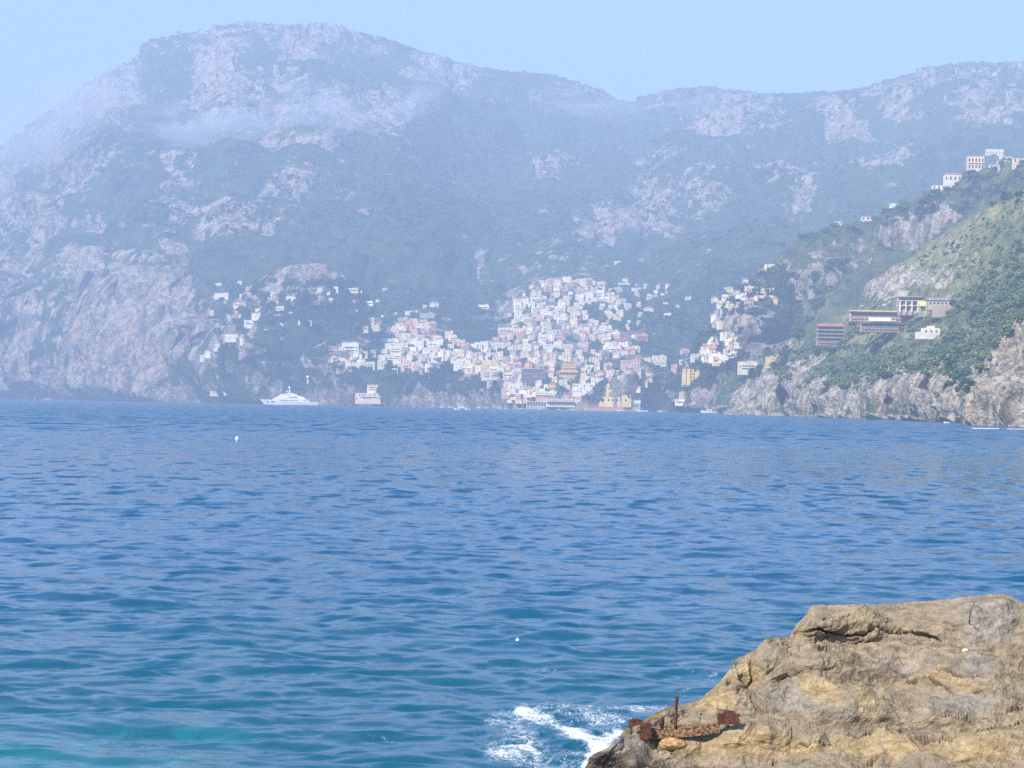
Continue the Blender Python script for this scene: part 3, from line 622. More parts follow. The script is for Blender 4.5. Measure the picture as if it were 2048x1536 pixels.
SHAPES = {}
def house_proto(key, w, d, st, roof):
    h = st * 3.3; b = MB()
    b.box(-w / 2, w / 2, 0, d, -5, h)
    if roof == 'flat':
        for (x0, x1, y0, y1) in ((-w / 2 - .12, w / 2 + .12, -.12, .3), (-w / 2 - .12, w / 2 + .12, d - .3, d + .12), (-w / 2 - .12, -w / 2 + .3, .3, d - .3), (w / 2 - .3, w / 2 + .12, .3, d - .3)):
            b.box(x0, x1, y0, y1, h - .25, h + .9)
    wall = b.mesh('wall', PL['white'])
    r = MB()
    if roof == 'flat':
        r.box(-w / 2 + .3, w / 2 - .3, .3, d - .3, h - .02, h + .12); r.box(w * .1, w * .38, d * .5, d * .85, h + .12, h + 2.3)
        roofm = r.mesh('roof', M_flat)
    elif roof == 'vault':
        n = 3; ww = w / n
        for i in range(n):
            x0 = -w / 2 + i * ww; seg = 6
            vs = []; 
            for yy in (0.0, d):
                for k in range(seg + 1):
                    a = math.pi * k / seg; vs.append((x0 + ww / 2 - ww / 2 * math.cos(a), yy, h + ww * .34 * math.sin(a)))
            fs = [(k, k + 1, seg + 2 + k, seg + 1 + k) for k in range(seg)] + [tuple(range(seg + 1))[::-1], tuple(range(seg + 1, 2 * seg + 2))]
            r.add(vs, fs)
        roofm = r.mesh('roof', PL['white'])
    else:
        e = .5; x0, x1, y0, y1 = -w / 2 - e, w / 2 + e, -e, d + e; rh = 2.2; q = min(w, d) * .42
        if w >= d:
            r.add([(x0, y0, h), (x1, y0, h), (x1, y1, h), (x0, y1, h), (x0 + q, d / 2, h + rh), (x1 - q, d / 2, h + rh)], [(0, 1, 5, 4), (2, 3, 4, 5), (1, 2, 5), (3, 0, 4), (3, 2, 1, 0)])
        else:
            r.add([(x0, y0, h), (x1, y0, h), (x1, y1, h), (x0, y1, h), (0, y0 + q, h + rh), (0, y1 - q, h + rh)], [(1, 2, 5, 4), (3, 0, 4, 5), (0, 1, 4), (2, 3, 5), (3, 2, 1, 0)])
        roofm = r.mesh('roof', M_tile)
    bal = MB()
    if w > 11:
        for k in range(1, st):
            bal.box(-w * .36, w * .36, -1.5, 0, k * 3.3 - .2, k * 3.3); bal.box(-w * .36, w * .36, -1.5, -1.38, k * 3.3, k * 3.3 + .95)
    balm = bal.mesh('balcony', PL['white']) if bal.v else None
    nw = max(2, int(w / 3.4)); wins = []
    for k in range(st):
        for i in range(nw):
            wins.append((-w / 2 + w * (i + .5) / nw, k * 3.3 + .7))
    SHAPES[key] = (w, d, h, wall, roofm, balm, wins, roof)
for i, (w, d, st) in enumerate([(8, 8, 1), (9, 9, 2), (12, 9, 2), (12, 10, 3), (16, 10, 2), (17, 11, 3), (22, 11, 3), (26, 11, 2), (42, 11, 2), (10, 9, 3), (14, 11, 4)]):
    for rf in ('flat', 'vault', 'tile'): house_proto((i, rf), w, d, st, rf)

STOREY = {1: 'single-storey', 2: 'two-storey', 3: 'three-storey', 4: 'four-storey'}
ROOFW = {'flat': 'flat-roofed', 'vault': 'vaulted', 'tile': 'tile-roofed'}
AUTO = {}
NH = [0]
placed = []
def put_house(x, y, wpx=None, hpx=None, colour='white', roof='flat', label=None, group=None, yaw=None, name='house', where='', shape=None, winf=1.0, only=None, cat='house'):
    """house whose ground line in front is seen at (x, y)"""
    hh = hit(x, y, only)
    if hh is None: return None
    p, dist, _ = hh
    if (wpx or 0) > 0:
        ds = [q[1] for q in (hit(x + f * wpx, y, only) for f in (-.35, .35)) if q]
        d2 = max(min(ds + [dist]) + 1.0, dist - 25); p = Vector((0, 0, CAMZ)) + Vector(ray(np.array(float(x)), np.array(float(y)))).normalized() * d2
    wm = (wpx or 14) / F * dist; hm = (hpx or 11) / F * dist
    best = None
    for k, s in SHAPES.items():
        if k[1] != roof: continue
        e = abs(math.log(s[0] / wm)) + 0.8 * abs(math.log((s[2] + 1) / max(hm, 3)))
        if best is None or e < best[0]: best = (e, k, s)
    k, s = best[1], best[2]
    yaw = random.uniform(-.45, .35) if yaw is None else yaw
    e = empty(name, p + Vector((0, 0, -0.3)), yaw)
    sx = min(1.6, max(.7, wm / s[0])); sz = min(1.5, max(.7, hm / (s[2] + 1)))
    e.scale = (sx, 1, sz)
    mat = PL[colour]
    child('wall', s[3], e, mat=mat)
    child('roof', s[4], e, mat=(mat if roof == 'vault' else (M_tile if roof == 'tile' else M_flat)))
    if s[5] is not None and random.random() < .45: child('balcony', s[5], e, mat=mat)
    for (wx, wz) in s[6]:
        if random.random() < .5 * winf: child('window', WIN, e, (wx, 0, wz))
    st = int(round(s[2] / 3.3))
    if label is None:
        label = f"{colour} {STOREY[st]} {ROOFW[roof]} house"
        AUTO.setdefault((label, where), []).append((x, e))
    tag(e, label, cat, group or f"houses {where}")
    NH[0] += 1
    if label is not None and (label, where) not in AUTO: placed.append((x, y, (wpx or 10) + 3, (hpx or 8) + 8))
    return e

# ---- random packed parts of the town
def inside(poly, x, y):
    r = False; n = len(poly)
    for i in range(n):
        x0, y0 = poly[i]; x1, y1 = poly[(i + 1) % n]
        if (y0 > y) != (y1 > y) and x < (x1 - x0) * (y - y0) / (y1 - y0) + x0: r = not r
    return r
GAPS = [(1052, 668, 14, 8), (1048, 650, 8, 5), (1108, 655, 9, 9), (1140, 682, 16, 11), (1150, 690, 14, 10), (1192, 694, 22, 10), (1176, 714, 16, 9), (1206, 730, 9, 10), (1204, 775, 24, 16), (1178, 803, 14, 14), (1160, 640, 12, 9), (1195, 632, 20, 12), (1180, 618, 18, 8), (1010, 702, 14, 10), (975, 722, 14, 8), (948, 700, 12, 8), (1160, 600, 1, 1), (1252, 712, 12, 8), (1222, 722, 14, 9), (1000, 765, 8, 20), (1255, 775, 22, 14)]
SPECIAL = [(1137, 745, 40, 26), (1068, 750, 44, 26), (1225, 795, 44, 56), (1130, 805, 84, 16), (1080, 806, 60, 16), (1165, 780, 44, 18), (1056, 738, 18, 20), (1265, 815, 40, 24), (1090, 795, 40, 10), (1270, 670, 40, 16), (1264, 727, 44, 22)]
def fill(poly, n, cols, sizes, where, roofs=('flat',), dmin=11, gaps=True, group=None):
    xs = [p[0] for p in poly]; ys = [p[1] for p in poly]; k = 0; tries = 0
    while k < n and tries < n * 60:
        tries += 1
        x = random.uniform(min(xs), max(xs)); y = round(random.uniform(min(ys), max(ys)) / 5.0) * 5.0 + random.uniform(-1.5, 1.5)
        if not inside(poly, x, y - 4): continue
        if gaps and any(((x - a) / c) ** 2 + ((y - 5 - b) / d) ** 2 < 1 for a, b, c, d in GAPS): continue
        if any(abs(x - a) < c / 2 + 5 and abs(y - 5 - b) < d / 2 + 4 for a, b, c, d in SPECIAL): continue
        w, h = random.choice(sizes); 
        if any(abs(x - a) < (w + c) * .38 and abs(y - b) < (h + d) * .25 for a, b, c, d in placed): continue
        c = random.choice(cols); r = random.choice(roofs)
        if put_house(x, y, w, h, c, r, where=where, group=group): placed.append((x, y, w, h)); k += 1
S1 = [(12, 9), (14, 11), (16, 12), (18, 12), (12, 13), (22, 10), (11, 9), (15, 15)]
WT = ['white'] * 5 + ['cream'] * 5 + ['peach'] * 4 + ['pink'] * 2 + ['grey']
fill([(1078, 595), (1090, 560), (1112, 554), (1150, 560), (1200, 566), (1215, 580), (1200, 592), (1150, 600), (1100, 600)], 14, WT, S1, 'near the town peak', ('flat', 'flat', 'tile'))
fill([(1080, 596), (1150, 590), (1172, 600), (1172, 628), (1150, 640), (1090, 640), (1030, 645), (1022, 620), (1026, 600)], 20, ['white'] * 8 + ['cream'] * 4 + ['peach', 'pink'], S1, 'in the knot below the peak', ('flat', 'flat', 'vault'))
fill([(1172, 585), (1245, 572), (1252, 600), (1262, 625), (1240, 632), (1215, 612), (1190, 610)], 12, ['white', 'grey', 'cream', 'white'], S1, 'on the upper right flank', ('flat', 'vault'))
fill([(1040, 645), (1100, 640), (1160, 645), (1185, 660), (1200, 690), (1160, 700), (1100, 690), (1040, 695), (990, 700), (965, 715), (935, 705), (985, 680), (1008, 660)], 32, WT, S1, 'halfway up the town', ('flat', 'flat', 'vault', 'tile'), 11)
fill([(1180, 640), (1215, 652), (1260, 675), (1282, 720), (1280, 745), (1250, 765), (1215, 760), (1190, 745), (1178, 700), (1215, 690), (1200, 665)], 20, WT + ['salmon'], S1, 'on the town\'s right shoulder', ('flat', 'flat', 'tile'))
fill([(1000, 695), (1180, 690), (1192, 720), (1190, 745), (1100, 742), (1020, 742), (960, 735), (915, 732), (930, 712)], 32, WT, S1, 'in the middle rows', ('flat', 'flat', 'vault'), 11)
fill([(1005, 742), (1190, 742), (1195, 775), (1190, 800), (1130, 812), (1060, 812), (1015, 795), (1008, 770)], 26, WT + ['yellow', 'orange'], S1, 'in the rows above the beach', ('flat', 'flat', 'tile'), 11)
fill([(915, 728), (1000, 722), (1002, 755), (975, 752), (940, 745), (915, 738)], 11, ['cream', 'white', 'cream', 'yellow'], [(16, 14), (18, 16), (20, 14)], 'on the town\'s left wing', ('flat',))
fill([(790, 655), (830, 642), (865, 645), (872, 662), (855, 676), (830, 680), (800, 672)], 14, ['pink', 'peach', 'salmon', 'pink', 'cream'], S1, 'in the left spur\'s top row', ('tile', 'flat'))
fill([(820, 680), (870, 672), (888, 690), (885, 715), (880, 730), (850, 740), (800, 745), (762, 735), (758, 712), (800, 700)], 26, ['white'] * 7 + ['cream'] * 2 + ['peach'], S1, 'on the left spur', ('flat', 'flat', 'vault'), 11)
fill([(655, 712), (690, 700), (760, 708), (770, 735), (750, 736), (690, 725), (660, 728)], 8, ['white', 'cream', 'white', 'peach'], [(14, 12), (18, 12)], 'in the row left of the left spur', ('flat',), gaps=False)
for i, (x, y) in enumerate([(898, 676), (905, 684), (913, 692), (922, 694), (930, 700)]):
    put_house(x, y, 16, 14, ['peach', 'cream', 'yellow', 'pink', 'salmon'][i], 'flat', label=['topmost peach house of the stair of houses running down beside the left spur', 'cream house second from the top in the stair of houses beside the left spur', 'pale yellow house in the middle of the stair of houses beside the left spur', 'pink house fourth down the stair of houses beside the left spur', 'salmon house at the foot of the stair of houses beside the left spur'][i], group='stair of houses beside the left spur')
fill([(1395, 700), (1430, 670), (1470, 668), (1480, 690), (1470, 712), (1445, 715), (1400, 722), (1385, 712)], 18, ['peach', 'white', 'pink', 'cream', 'grey', 'white'], [(10, 8), (12, 9), (14, 10), (9, 8)], 'left of the round cave', ('flat', 'tile'), 9, gaps=False)
fill([(1425, 600), (1455, 580), (1500, 572), (1545, 575), (1550, 600), (1545, 612), (1500, 612), (1470, 600), (1440, 612)], 19, ['white', 'cream', 'cream', 'yellow', 'white', 'grey'], [(12, 9), (14, 10), (10, 8), (18, 10)], 'among the cypresses', ('flat', 'vault', 'tile'), 9, gaps=False)
fill([(1422, 620), (1455, 612), (1462, 622), (1445, 640), (1440, 665), (1420, 665)], 7, ['white', 'cream', 'grey'], [(9, 7), (11, 8)], 'below the cypresses', ('flat',), 9, gaps=False)

MASS = MB(); MCOL = ['white', 'cream', 'peach', 'pink', 'grey']
def fill_mass(poly, n, ws=(9, 17), hs=(7, 12)):
    xs = [p[0] for p in poly]; ys = [p[1] for p in poly]; k = 0; tries = 0
    while k < n and tries < n * 40:
        tries += 1; x = random.uniform(min(xs), max(xs)); y = random.uniform(min(ys), max(ys))
        if not inside(poly, x, y - 3) or any(((x - a) / c) ** 2 + ((y - 4 - b) / d) ** 2 < 1 for a, b, c, d in GAPS): continue
        if any(abs(x - a) < c / 2 + 3 and abs(y - 5 - b) < d / 2 + 3 for a, b, c, d in SPECIAL): continue
        if any(abs(x - a) < (c + 8) * .40 and abs(y - b) < (d + 8) * .30 for a, b, c, d in placed): continue
        h = hit(x, y)
        if h is None: continue
        s_ = h[1] / F; w = random.uniform(*ws) * s_; hh = random.uniform(*hs) * s_; p = h[0]; mi = random.choice([0, 0, 0, 1, 1, 1, 2, 2, 3, 4])
        MASS.box(p.x - w / 2, p.x + w / 2, p.y, p.y + 9, p.z - 5, p.z + hh, mi); MASS.box(p.x - w / 2 + .4, p.x + w / 2 - .4, p.y + .4, p.y + 8.6, p.z + hh, p.z + hh + .3, 5)
        nw = max(2, int(w / 3.6))
        for r_ in range(max(1, int(hh / 3.3))):
            for i in range(nw):
                if random.random() < .4: cx = p.x - w / 2 + w * (i + .5) / nw; MASS.box(cx - .6, cx + .6, p.y - .1, p.y + .1, p.z + r_ * 3.3 + .8, p.z + r_ * 3.3 + 2.6, 6)
        placed.append((x, y, w / s_, hh / s_)); k += 1
TOWN = [(1078, 570), (1112, 556), (1200, 566), (1240, 590), (1240, 640), (1280, 720), (1275, 760), (1215, 760), (1195, 800), (1130, 812), (1060, 812), (1010, 795), (1000, 760), (915, 735), (930, 708), (985, 680), (1020, 650), (1022, 605)]
def make_mass():
    fill_mass(TOWN, 110, (6, 12), (6, 10)); fill_mass([(1080, 560), (1200, 566), (1240, 640), (1000, 680), (1030, 600)], 30, (6, 10), (5, 8)); fill_mass([(790, 655), (830, 642), (872, 662), (888, 690), (885, 735), (800, 745), (758, 730), (765, 700)], 34)
    fill_mass([(650, 715), (700, 700), (760, 706), (772, 738), (740, 738), (690, 730)], 12, (9, 14), (8, 12)); fill_mass([(900, 690), (930, 690), (1000, 690), (1010, 745), (930, 740), (890, 725)], 22)
    fill_mass([(1395, 700), (1430, 670), (1470, 668), (1480, 690), (1470, 712), (1445, 715), (1400, 722)], 16, (6, 11), (5, 8)); fill_mass([(1425, 600), (1500, 572), (1550, 580), (1550, 612), (1440, 625)], 14, (6, 11), (5, 8))
    fill_mass([(1140, 560), (1340, 560), (1330, 640), (1250, 660)], 22, (6, 12), (4, 7))
    fill_mass([(470, 560), (760, 575), (700, 600), (560, 680), (450, 700), (420, 620)], 30, (6, 11), (4, 6)); fill_mass([(690, 590), (860, 610), (800, 640), (700, 650)], 8, (6, 10), (4, 6))
    o = MASS.obj('townscape', [PL[c] for c in MCOL] + [M_flat, M_glass]); tag(o, kind='stuff')
ORD = ['leftmost', 'second', 'third', 'fourth', 'fifth', 'sixth', 'seventh', 'eighth', 'ninth', 'tenth', 'eleventh', 'twelfth', 'thirteenth', 'fourteenth', 'fifteenth', 'sixteenth']
def finish_labels():
    for (lab, where), L in AUTO.items():
        L.sort(key=lambda t: t[0]); n = len(L)
        for i, (x, e) in enumerate(L):
            pos = '' if n == 1 else (', leftmost,' if i == 0 else (', rightmost,' if i == n - 1 else f', {ORD[min(i, 15)]} from left,'))
            e['label'] = f"{lab}{pos} {where}"
finish_labels()
# ---- single houses, placed one by one: x, y of the foot, width and height in photograph pixels
G4 = 'villas scattered on the left slope'
LONE = [
 (443, 594, 28, 8, 'white', 'flat', 'long white villa highest and farthest left on the villa slope'),
 (479, 612, 24, 8, 'peach', 'tile', 'peach villa with tiled roof below the long white villa'),
 (512, 635, 18, 9, 'cream', 'flat', 'cream flat-roofed villa in the middle of the left slope'),
 (554, 634, 18, 8, 'pink', 'tile', 'pink villa with tiled roof in the middle of the left slope'),
 (582, 599, 20, 6, 'white', 'flat', 'low wide white villa under the upper road of the left slope'),
 (550, 591, 16, 7, 'white', 'vault', 'white vaulted house stacked just above a peach house'),
 (546, 604, 20, 6, 'peach', 'tile', 'low peach house right below a white vaulted house'),
 (560, 619, 16, 6, 'white', 'flat', 'small white house between the peach and the pink villas'),
 (496, 591, 14, 7, 'grey', 'flat', 'greyish weathered house near the top of the left slope'),
 (498, 650, 20, 10, 'white', 'flat', 'bright white villa on the ledge at the middle left'),
 (580, 654, 18, 9, 'cream', 'flat', 'cream villa at the head of the reddish cliff'),
 (533, 664, 16, 10, 'cream', 'tile', 'cream villa with tiled roof above the dark cliff face'),
 (554, 662, 12, 5, 'white', 'flat', 'tiny white house beside the cream tiled villa above the cliff'),
 (463, 679, 26, 11, 'white', 'flat', 'broad white villa with a shaded terrace on the dark wooded spur'),
 (454, 686, 14, 7, 'grey', 'flat', 'grey annex just below the broad white villa'),
 (434, 697, 13, 9, 'white', 'flat', 'small white block on the slope toward the great cliff'),
 (418, 710, 18, 8, 'white', 'flat', 'lower white villa near the edge of the great cliff'),
 (406, 718, 12, 9, 'cream', 'flat', 'lowest cream house touching the great cliff'),
 (484, 683, 8, 7, 'white', 'flat', 'tiny white hut to the right of the broad white villa'),
 (504, 673, 12, 6, 'grey', 'flat', 'small grey house in the trees above the broad white villa'),
 (609, 650, 10, 9, 'peach', 'tile', 'small peach house alone beside the pointed cliff'),
 (654, 588, 12, 5, 'white', 'flat', 'small white house at the end of the upper road'),
 (632, 582, 26, 5, 'peach', 'flat', 'long low peach building on the upper road'),
 (705, 582, 22, 6, 'cream', 'flat', 'cream roadside building above the wooded bowl'),
 (588, 578, 12, 4, 'white', 'flat', 'topmost tiny white house on the left slope'),
 (560, 567, 12, 5, 'grey', 'flat', 'grey house highest on the left slope'),
 (437, 571, 12, 5, 'white', 'flat', 'small white house at the bend of the high track'),
 (430, 788, 20, 5, 'cream', 'flat', 'low cream boathouse on the rocks left of the yacht'),
 (452, 786, 9, 4, 'white', 'flat', 'tiny white hut on the rocks left of the yacht'),
 (770, 581, 10, 5, 'peach', 'flat', 'tiny peach house at the right end of the upper road'),
 (736, 608, 18, 6, 'white', 'flat', 'low white house above the left spur, with trees all round'),
 (742, 644, 12, 9, 'cream', 'flat', 'small cream house above a long pink terrace house'),
 (728, 660, 16, 9, 'pink', 'tile', 'pink end house of the terrace on the grey crag'),
 (748, 657, 22, 8, 'cream', 'flat', 'long cream house on the terrace of the grey crag'),
 (781, 687, 34, 10, 'white', 'flat', 'long white villa alone in the trees left of the spur'),
 (792, 706, 30, 15, 'white', 'vault', 'big white vaulted house beneath the long white villa'),
 (869, 614, 17, 10, 'white', 'tile', 'white house standing alone in the woods above the left spur'),
 (816, 631, 12, 9, 'white', 'flat', 'white cube house above the pink row'),
 (831, 626, 12, 5, 'cream', 'flat', 'low cream house behind the white cube house'),
 (806, 642, 20, 8, 'grey', 'flat', 'pale grey house just above the pink row'),
 (800, 659, 16, 13, 'white', 'flat', 'white house at the left end of the pink row'),
 (855, 636, 30, 10, 'grey', 'flat', 'wide grey terraced building crowning the left spur'),
 (700, 705, 34, 20, 'white', 'flat', 'large bright white block left of the left spur'),
 (684, 706, 12, 12, 'cream', 'flat', 'narrow cream house leaning on the large white block'),
 (669, 717, 26, 18, 'orange', 'tile', 'orange ochre house on the far left of the row'),
 (841, 751, 10, 10, 'cream', 'tile', 'little cream house alone below the left spur'),
 (745, 782, 22, 14, 'cream', 'tile', 'cream house with tiled roof perched over the long seafront building'),
 (742, 799, 62, 13, 'peach', 'flat', 'long peach seafront building right of the yacht'),
 (983, 770, 14, 10, 'peach', 'tile', 'small peach cottage alone in the green slope by the town'),
 (1283, 680, 24, 13, 'orange', 'flat', 'orange house alone right of the hill town'),
 (1268, 677, 10, 8, 'white', 'vault', 'white vaulted annex next to the orange house'),
 (1298, 622, 18, 8, 'cream', 'tile', 'cream house in the woods between the two clusters'),
 (1354, 616, 9, 6, 'yellow', 'flat', 'tiny yellow house in the woods high on the right'),
 (1335, 631, 14, 5, 'white', 'flat', 'low white house in the woods under the tiny yellow one'),
 (1316, 577, 9, 7, 'pink', 'flat', 'pink house on the high road right of the town peak'),
 (1336, 573, 10, 5, 'white', 'flat', 'white house on the high road farthest right'),
 (1275, 581, 20, 5, 'white', 'flat', 'low long white house on the high road nearest the town peak'),
 (1248, 571, 24, 5, 'cream', 'flat', 'long cream building on the high road right of the peak'),
 (1309, 596, 14, 6, 'yellow', 'flat', 'pale yellow bungalow below the high road'),
 (1236, 526, 14, 4, 'white', 'flat', 'lonely white house far above the hill town'),
 (1378, 600, 12, 7, 'white', 'flat', 'white house in the woods left of the cypress cluster'),
 (1320, 729, 26, 18, 'cream', 'flat', 'cream three-tiered house between the town and the red-roofed villa'),
 (1296, 722, 14, 7, 'white', 'flat', 'low white house left of the cream three-tiered house'),
 (1370, 709, 18, 12, 'pink', 'tile', 'pink house with tiled roof at the left end of the road bridge'),
 (1348, 745, 12, 16, 'salmon', 'flat', 'narrow salmon tower house above the shore'),
 (1367, 727, 18, 8, 'white', 'flat', 'white arcaded house under the road bridge'),
 (1436, 724, 20, 12, 'peach', 'flat', 'peach lower house right under the red-roofed villa'),
 (1458, 712, 14, 7, 'white', 'flat', 'small white house right of the red-roofed villa'),
 (1496, 741, 36, 18, 'cream', 'flat', 'broad cream balconied house above the green terraces'),
 (1542, 727, 16, 14, 'yellow', 'flat', 'pale yellow house under the round cave'),
 (1360, 806, 20, 8, 'white', 'flat', 'white flat-roofed shore house right of the church'),
 (1365, 796, 9, 12, 'pink', 'flat', 'narrow pink house rising behind the white shore house'),
 (1541, 536, 18, 7, 'cream', 'flat', 'cream house highest on the road of the right spur'),
 (1526, 544, 14, 6, 'peach', 'flat', 'peach house below the highest cream house of the right spur'),
 (1490, 566, 14, 9, 'white', 'tile', 'white house with tiled roof at the top of the cypress cluster'),
 (1297, 757, 16, 11, 'yellow', 'vault', 'pale yellow domed house at the head of the stepped path'),
 (1287, 769, 16, 9, 'yellow', 'vault', 'pale yellow domed house halfway down the stepped path'),
 (1276, 778, 10, 6, 'cream', 'flat', 'small cream house at the foot of the stepped path'),
 (1165, 785, 40, 18, 'white', 'flat', 'wide white building left of the green gap by the church'),
 (1187, 678, 18, 0, 'white', 'flat', 'x'),
 (1245, 688, 22, 12, 'red', 'flat', 'red house on the upper right edge of the hill town'),
 (1222, 703, 0, 0, 'white', 'flat', 'x'),
 (1262, 738, 36, 18, 'pink', 'flat', 'large pink building at the right edge of the hill town'),
 (1276, 727, 14, 14, 'salmon', 'tile', 'salmon house behind the large pink building at the right edge'),
 (1265, 706, 30, 14, 'cream', 'flat', 'large cream block on the far right shoulder of the town'),
 (1229, 702, 28, 10, 'white', 'flat', 'white house with a row of dark windows on the right shoulder'),
 (1057, 741, 14, 18, 'orange', 'tile', 'narrow orange house in the lower middle of the town'),
 (1108, 564, 28, 8, 'pink', 'tile', 'pinkish building crowning the peak of the hill town'),
 (1010, 662, 28, 7, 'white', 'flat', 'long pale awning-roofed house jutting out left of the town'),
 (1023, 672, 14, 8, 'pink', 'tile', 'deep pink house high on the left flank of the town'),
 (1042, 675, 14, 12, 'salmon', 'flat', 'salmon pink house on the upper left flank of the town'),
 (967, 617, 22, 8, 'cream', 'flat', 'cream house alone in the trees left of the hill town'),
 (1037, 606, 22, 10, 'cream', 'tile', 'cream house with tiled roof at the top left of the town'),
]
for (x, y, w, h, c, rf, lab) in LONE:
    if lab == 'x': continue
    put_house(x, y, w, h, c, rf, label=lab, group='single houses on the slopes', yaw=random.uniform(-.2, .2))

# ---- buildings made one by one
def site(x, y, only=None, wpx=0):
    p, dist, _ = hit(x, y, only)                         # ground point and metres per photograph pixel
    if wpx:
        ds = [h[1] for h in (hit(x + wpx * f, y, only) for f in (-.45, -.3, -.15, 0, .15, .3, .45)) if h]
        dist = min(ds) + 1.0; p = Vector((0, 0, CAMZ)) + Vector(ray(np.array(float(x)), np.array(float(y)))).normalized() * dist
    return p, dist / F

def windows(e, xs, zs, y=0.0, me=None, sc=1.0):
    for z in zs:
        for x in xs:
            o = child('window', me or WIN, e, (x, y, z)); o.scale = (sc, 1, sc)

# villa with a red roof
p, s = site(1431, 708, None, 28); e = empty('villa', p, -.08, 'white villa with a bright red roof in the small right cluster', 'villa')
w = 28 * s; h = 16 * s
b = MB(); b.box(-w / 2, w / 2, 0, 12, -12, h * .62); b.box(w / 2 - 5, w / 2 + 2.5, -2, 9, -12, h * .78); b.obj('wall', PL['white'], e)
b = MB(); b.box(-w / 2 - .6, w / 2 - 5, -.6, 12.6, h * .62, h, 0, 3.5, 3.0); b.obj('roof', PL['red'], e)
windows(e, np.linspace(-w / 2 + 2.5, w / 2 - 7, 4), (1.2, 4.6), me=WIN, sc=1.2)
# ochre villa with turrets
p, s = site(1382, 758, None, 32); e = empty('villa', p, .05, 'golden yellow villa with corner turrets above the right shore', 'villa')
w = 32 * s; h = 20 * s
b = MB(); b.box(-w / 2, w / 2, 0, 14, -10, h * .7); b.box(-w / 2 + 3, w / 2 - 6, 3, 14, h * .7, h * .95); b.obj('wall', PL['yellow'], e)
for tx in (-w / 2 + 1.5, -w / 6, w / 2 - 2):
    t_ = MB(); t_.box(tx - 2, tx + 2, -1.5, 3, -8, h * (1.02 if tx < 0 else .86)); tu = t_.obj('turret', PL['yellow'], e)
    r_ = MB(); r_.box(tx - 2.4, tx + 2.4, -1.9, 3.4, h * (1.02 if tx < 0 else .86), h * (1.02 if tx < 0 else .86) + 2, 0, 2.3, 2.5); r_.obj('turret_roof', M_tile, tu)
windows(e, np.linspace(-w / 2 + 3.5, w / 2 - 3.5, 6), (1.5, 5.5, 9.5), y=-.02, sc=1.1)
# church
p, s = site(1225, 806, None, 60); e = empty('church', p, -.12, 'yellow domed church beside the town beach', 'church')
b = MB(); b.box(-24, 14, 0, 24, -6, 9); b.box(-34, -24, 2, 20, -6, 5); b.box(14, 28, 0, 20, -6, 12); b.box(-10, 16, 2, 30, 9, 20); b.box(-16, -10, 4, 22, 9, 14); b.box(16, 22, 4, 22, 12, 17); b.obj('nave', PL['yellow'], e)
b = MB(); b.lathe([(7.6, 0), (7.6, 4), (7.4, 4.4)], 20, (5, 14, 20)); dr = b.obj('drum', PL['yellow'], e)
b = MB(); b.lathe([(7.4 * math.cos(a), 4.4 + 7.2 * math.sin(a)) for a in np.linspace(0, 1.5, 9)] + [(.9, 12.2), (.9, 13.6), (.05, 15)], 20, (5, 14, 20)); b.obj('dome', plain('glazed dome tiles', (.62, .46, .2), .4, .25, .8), dr, smooth=True)
b = MB(); b.box(-9.5, -5, 5, 10, 20, 27); b.box(-9.5, -5, 5, 10, 27, 30, 0, 2.2, 2.4); b.obj('bell_tower', PL['yellow'], e)
b = MB(); b.box(14.5, 27.5, 1, 19, 12, 15.5, 0, 4, 5); b.obj('roof', M_tile, e)
windows(e, (-20, -14, -6, 0, 7, 20), (2.5,), me=WINT); windows(e, (-4, 3, 10), (12,), y=2, me=WINT)
# orange palace
p, s = site(1137, 752, None, 36); e = empty('palace', p, .0, 'two-tiered orange palace with a dark arcade low in the town', 'palace')
b = MB(); b.box(-14, 14, 0, 12, -8, 8.5); b.box(-10, 11, 3, 12, 8.5, 19); b.obj('wall', PL['orange'], e)
b = MB(); b.box(-14.3, 14.3, -1.8, 0.2, 5.6, 6.2); b.box(-10.3, 11.3, 1.8, 3, 12.6, 13.0); b.obj('balcony', PL['cream'], e)
b = MB(); b.box(-10.4, 11.4, 2.6, 12.4, 19, 21, 0, 4, 4); b.obj('roof', M_tile, e)
windows(e, np.linspace(-12, 12, 8), (1.8,), me=WINT, sc=1.05); windows(e, np.linspace(-8, 9, 6), (9.2, 14.2), y=3, sc=1.0)
# scaffolded brown building
p, s = site(1068, 762, None, 40); e = empty('netted_building', p, .06, 'brown building wrapped in dark netting low in the middle of the town', 'building')
b = MB(); b.box(-17, 17, 0, 12, -8, 18); b.obj('wall', plain('dark netting', (.15, .11, .13), .9, .25, .5), e)
for z in (5, 11): MB().box(-17.3, 17.3, -.6, .0, z, z + .5).obj('scaffold_deck', PL['grey'], e)
MB().box(-18, 18, -1, 12.4, 18, 19).obj('roof', PL['pink'], e)
MB().box(-3, 6, -.9, -.6, 5.5, 8.5).obj('banner', PL['red'], e)
for x in np.linspace(-17, 17, 7): MB().box(x - .15, x + .15, -.85, -.6, -2, 18).obj('scaffold_pole', PL['grey'], e)
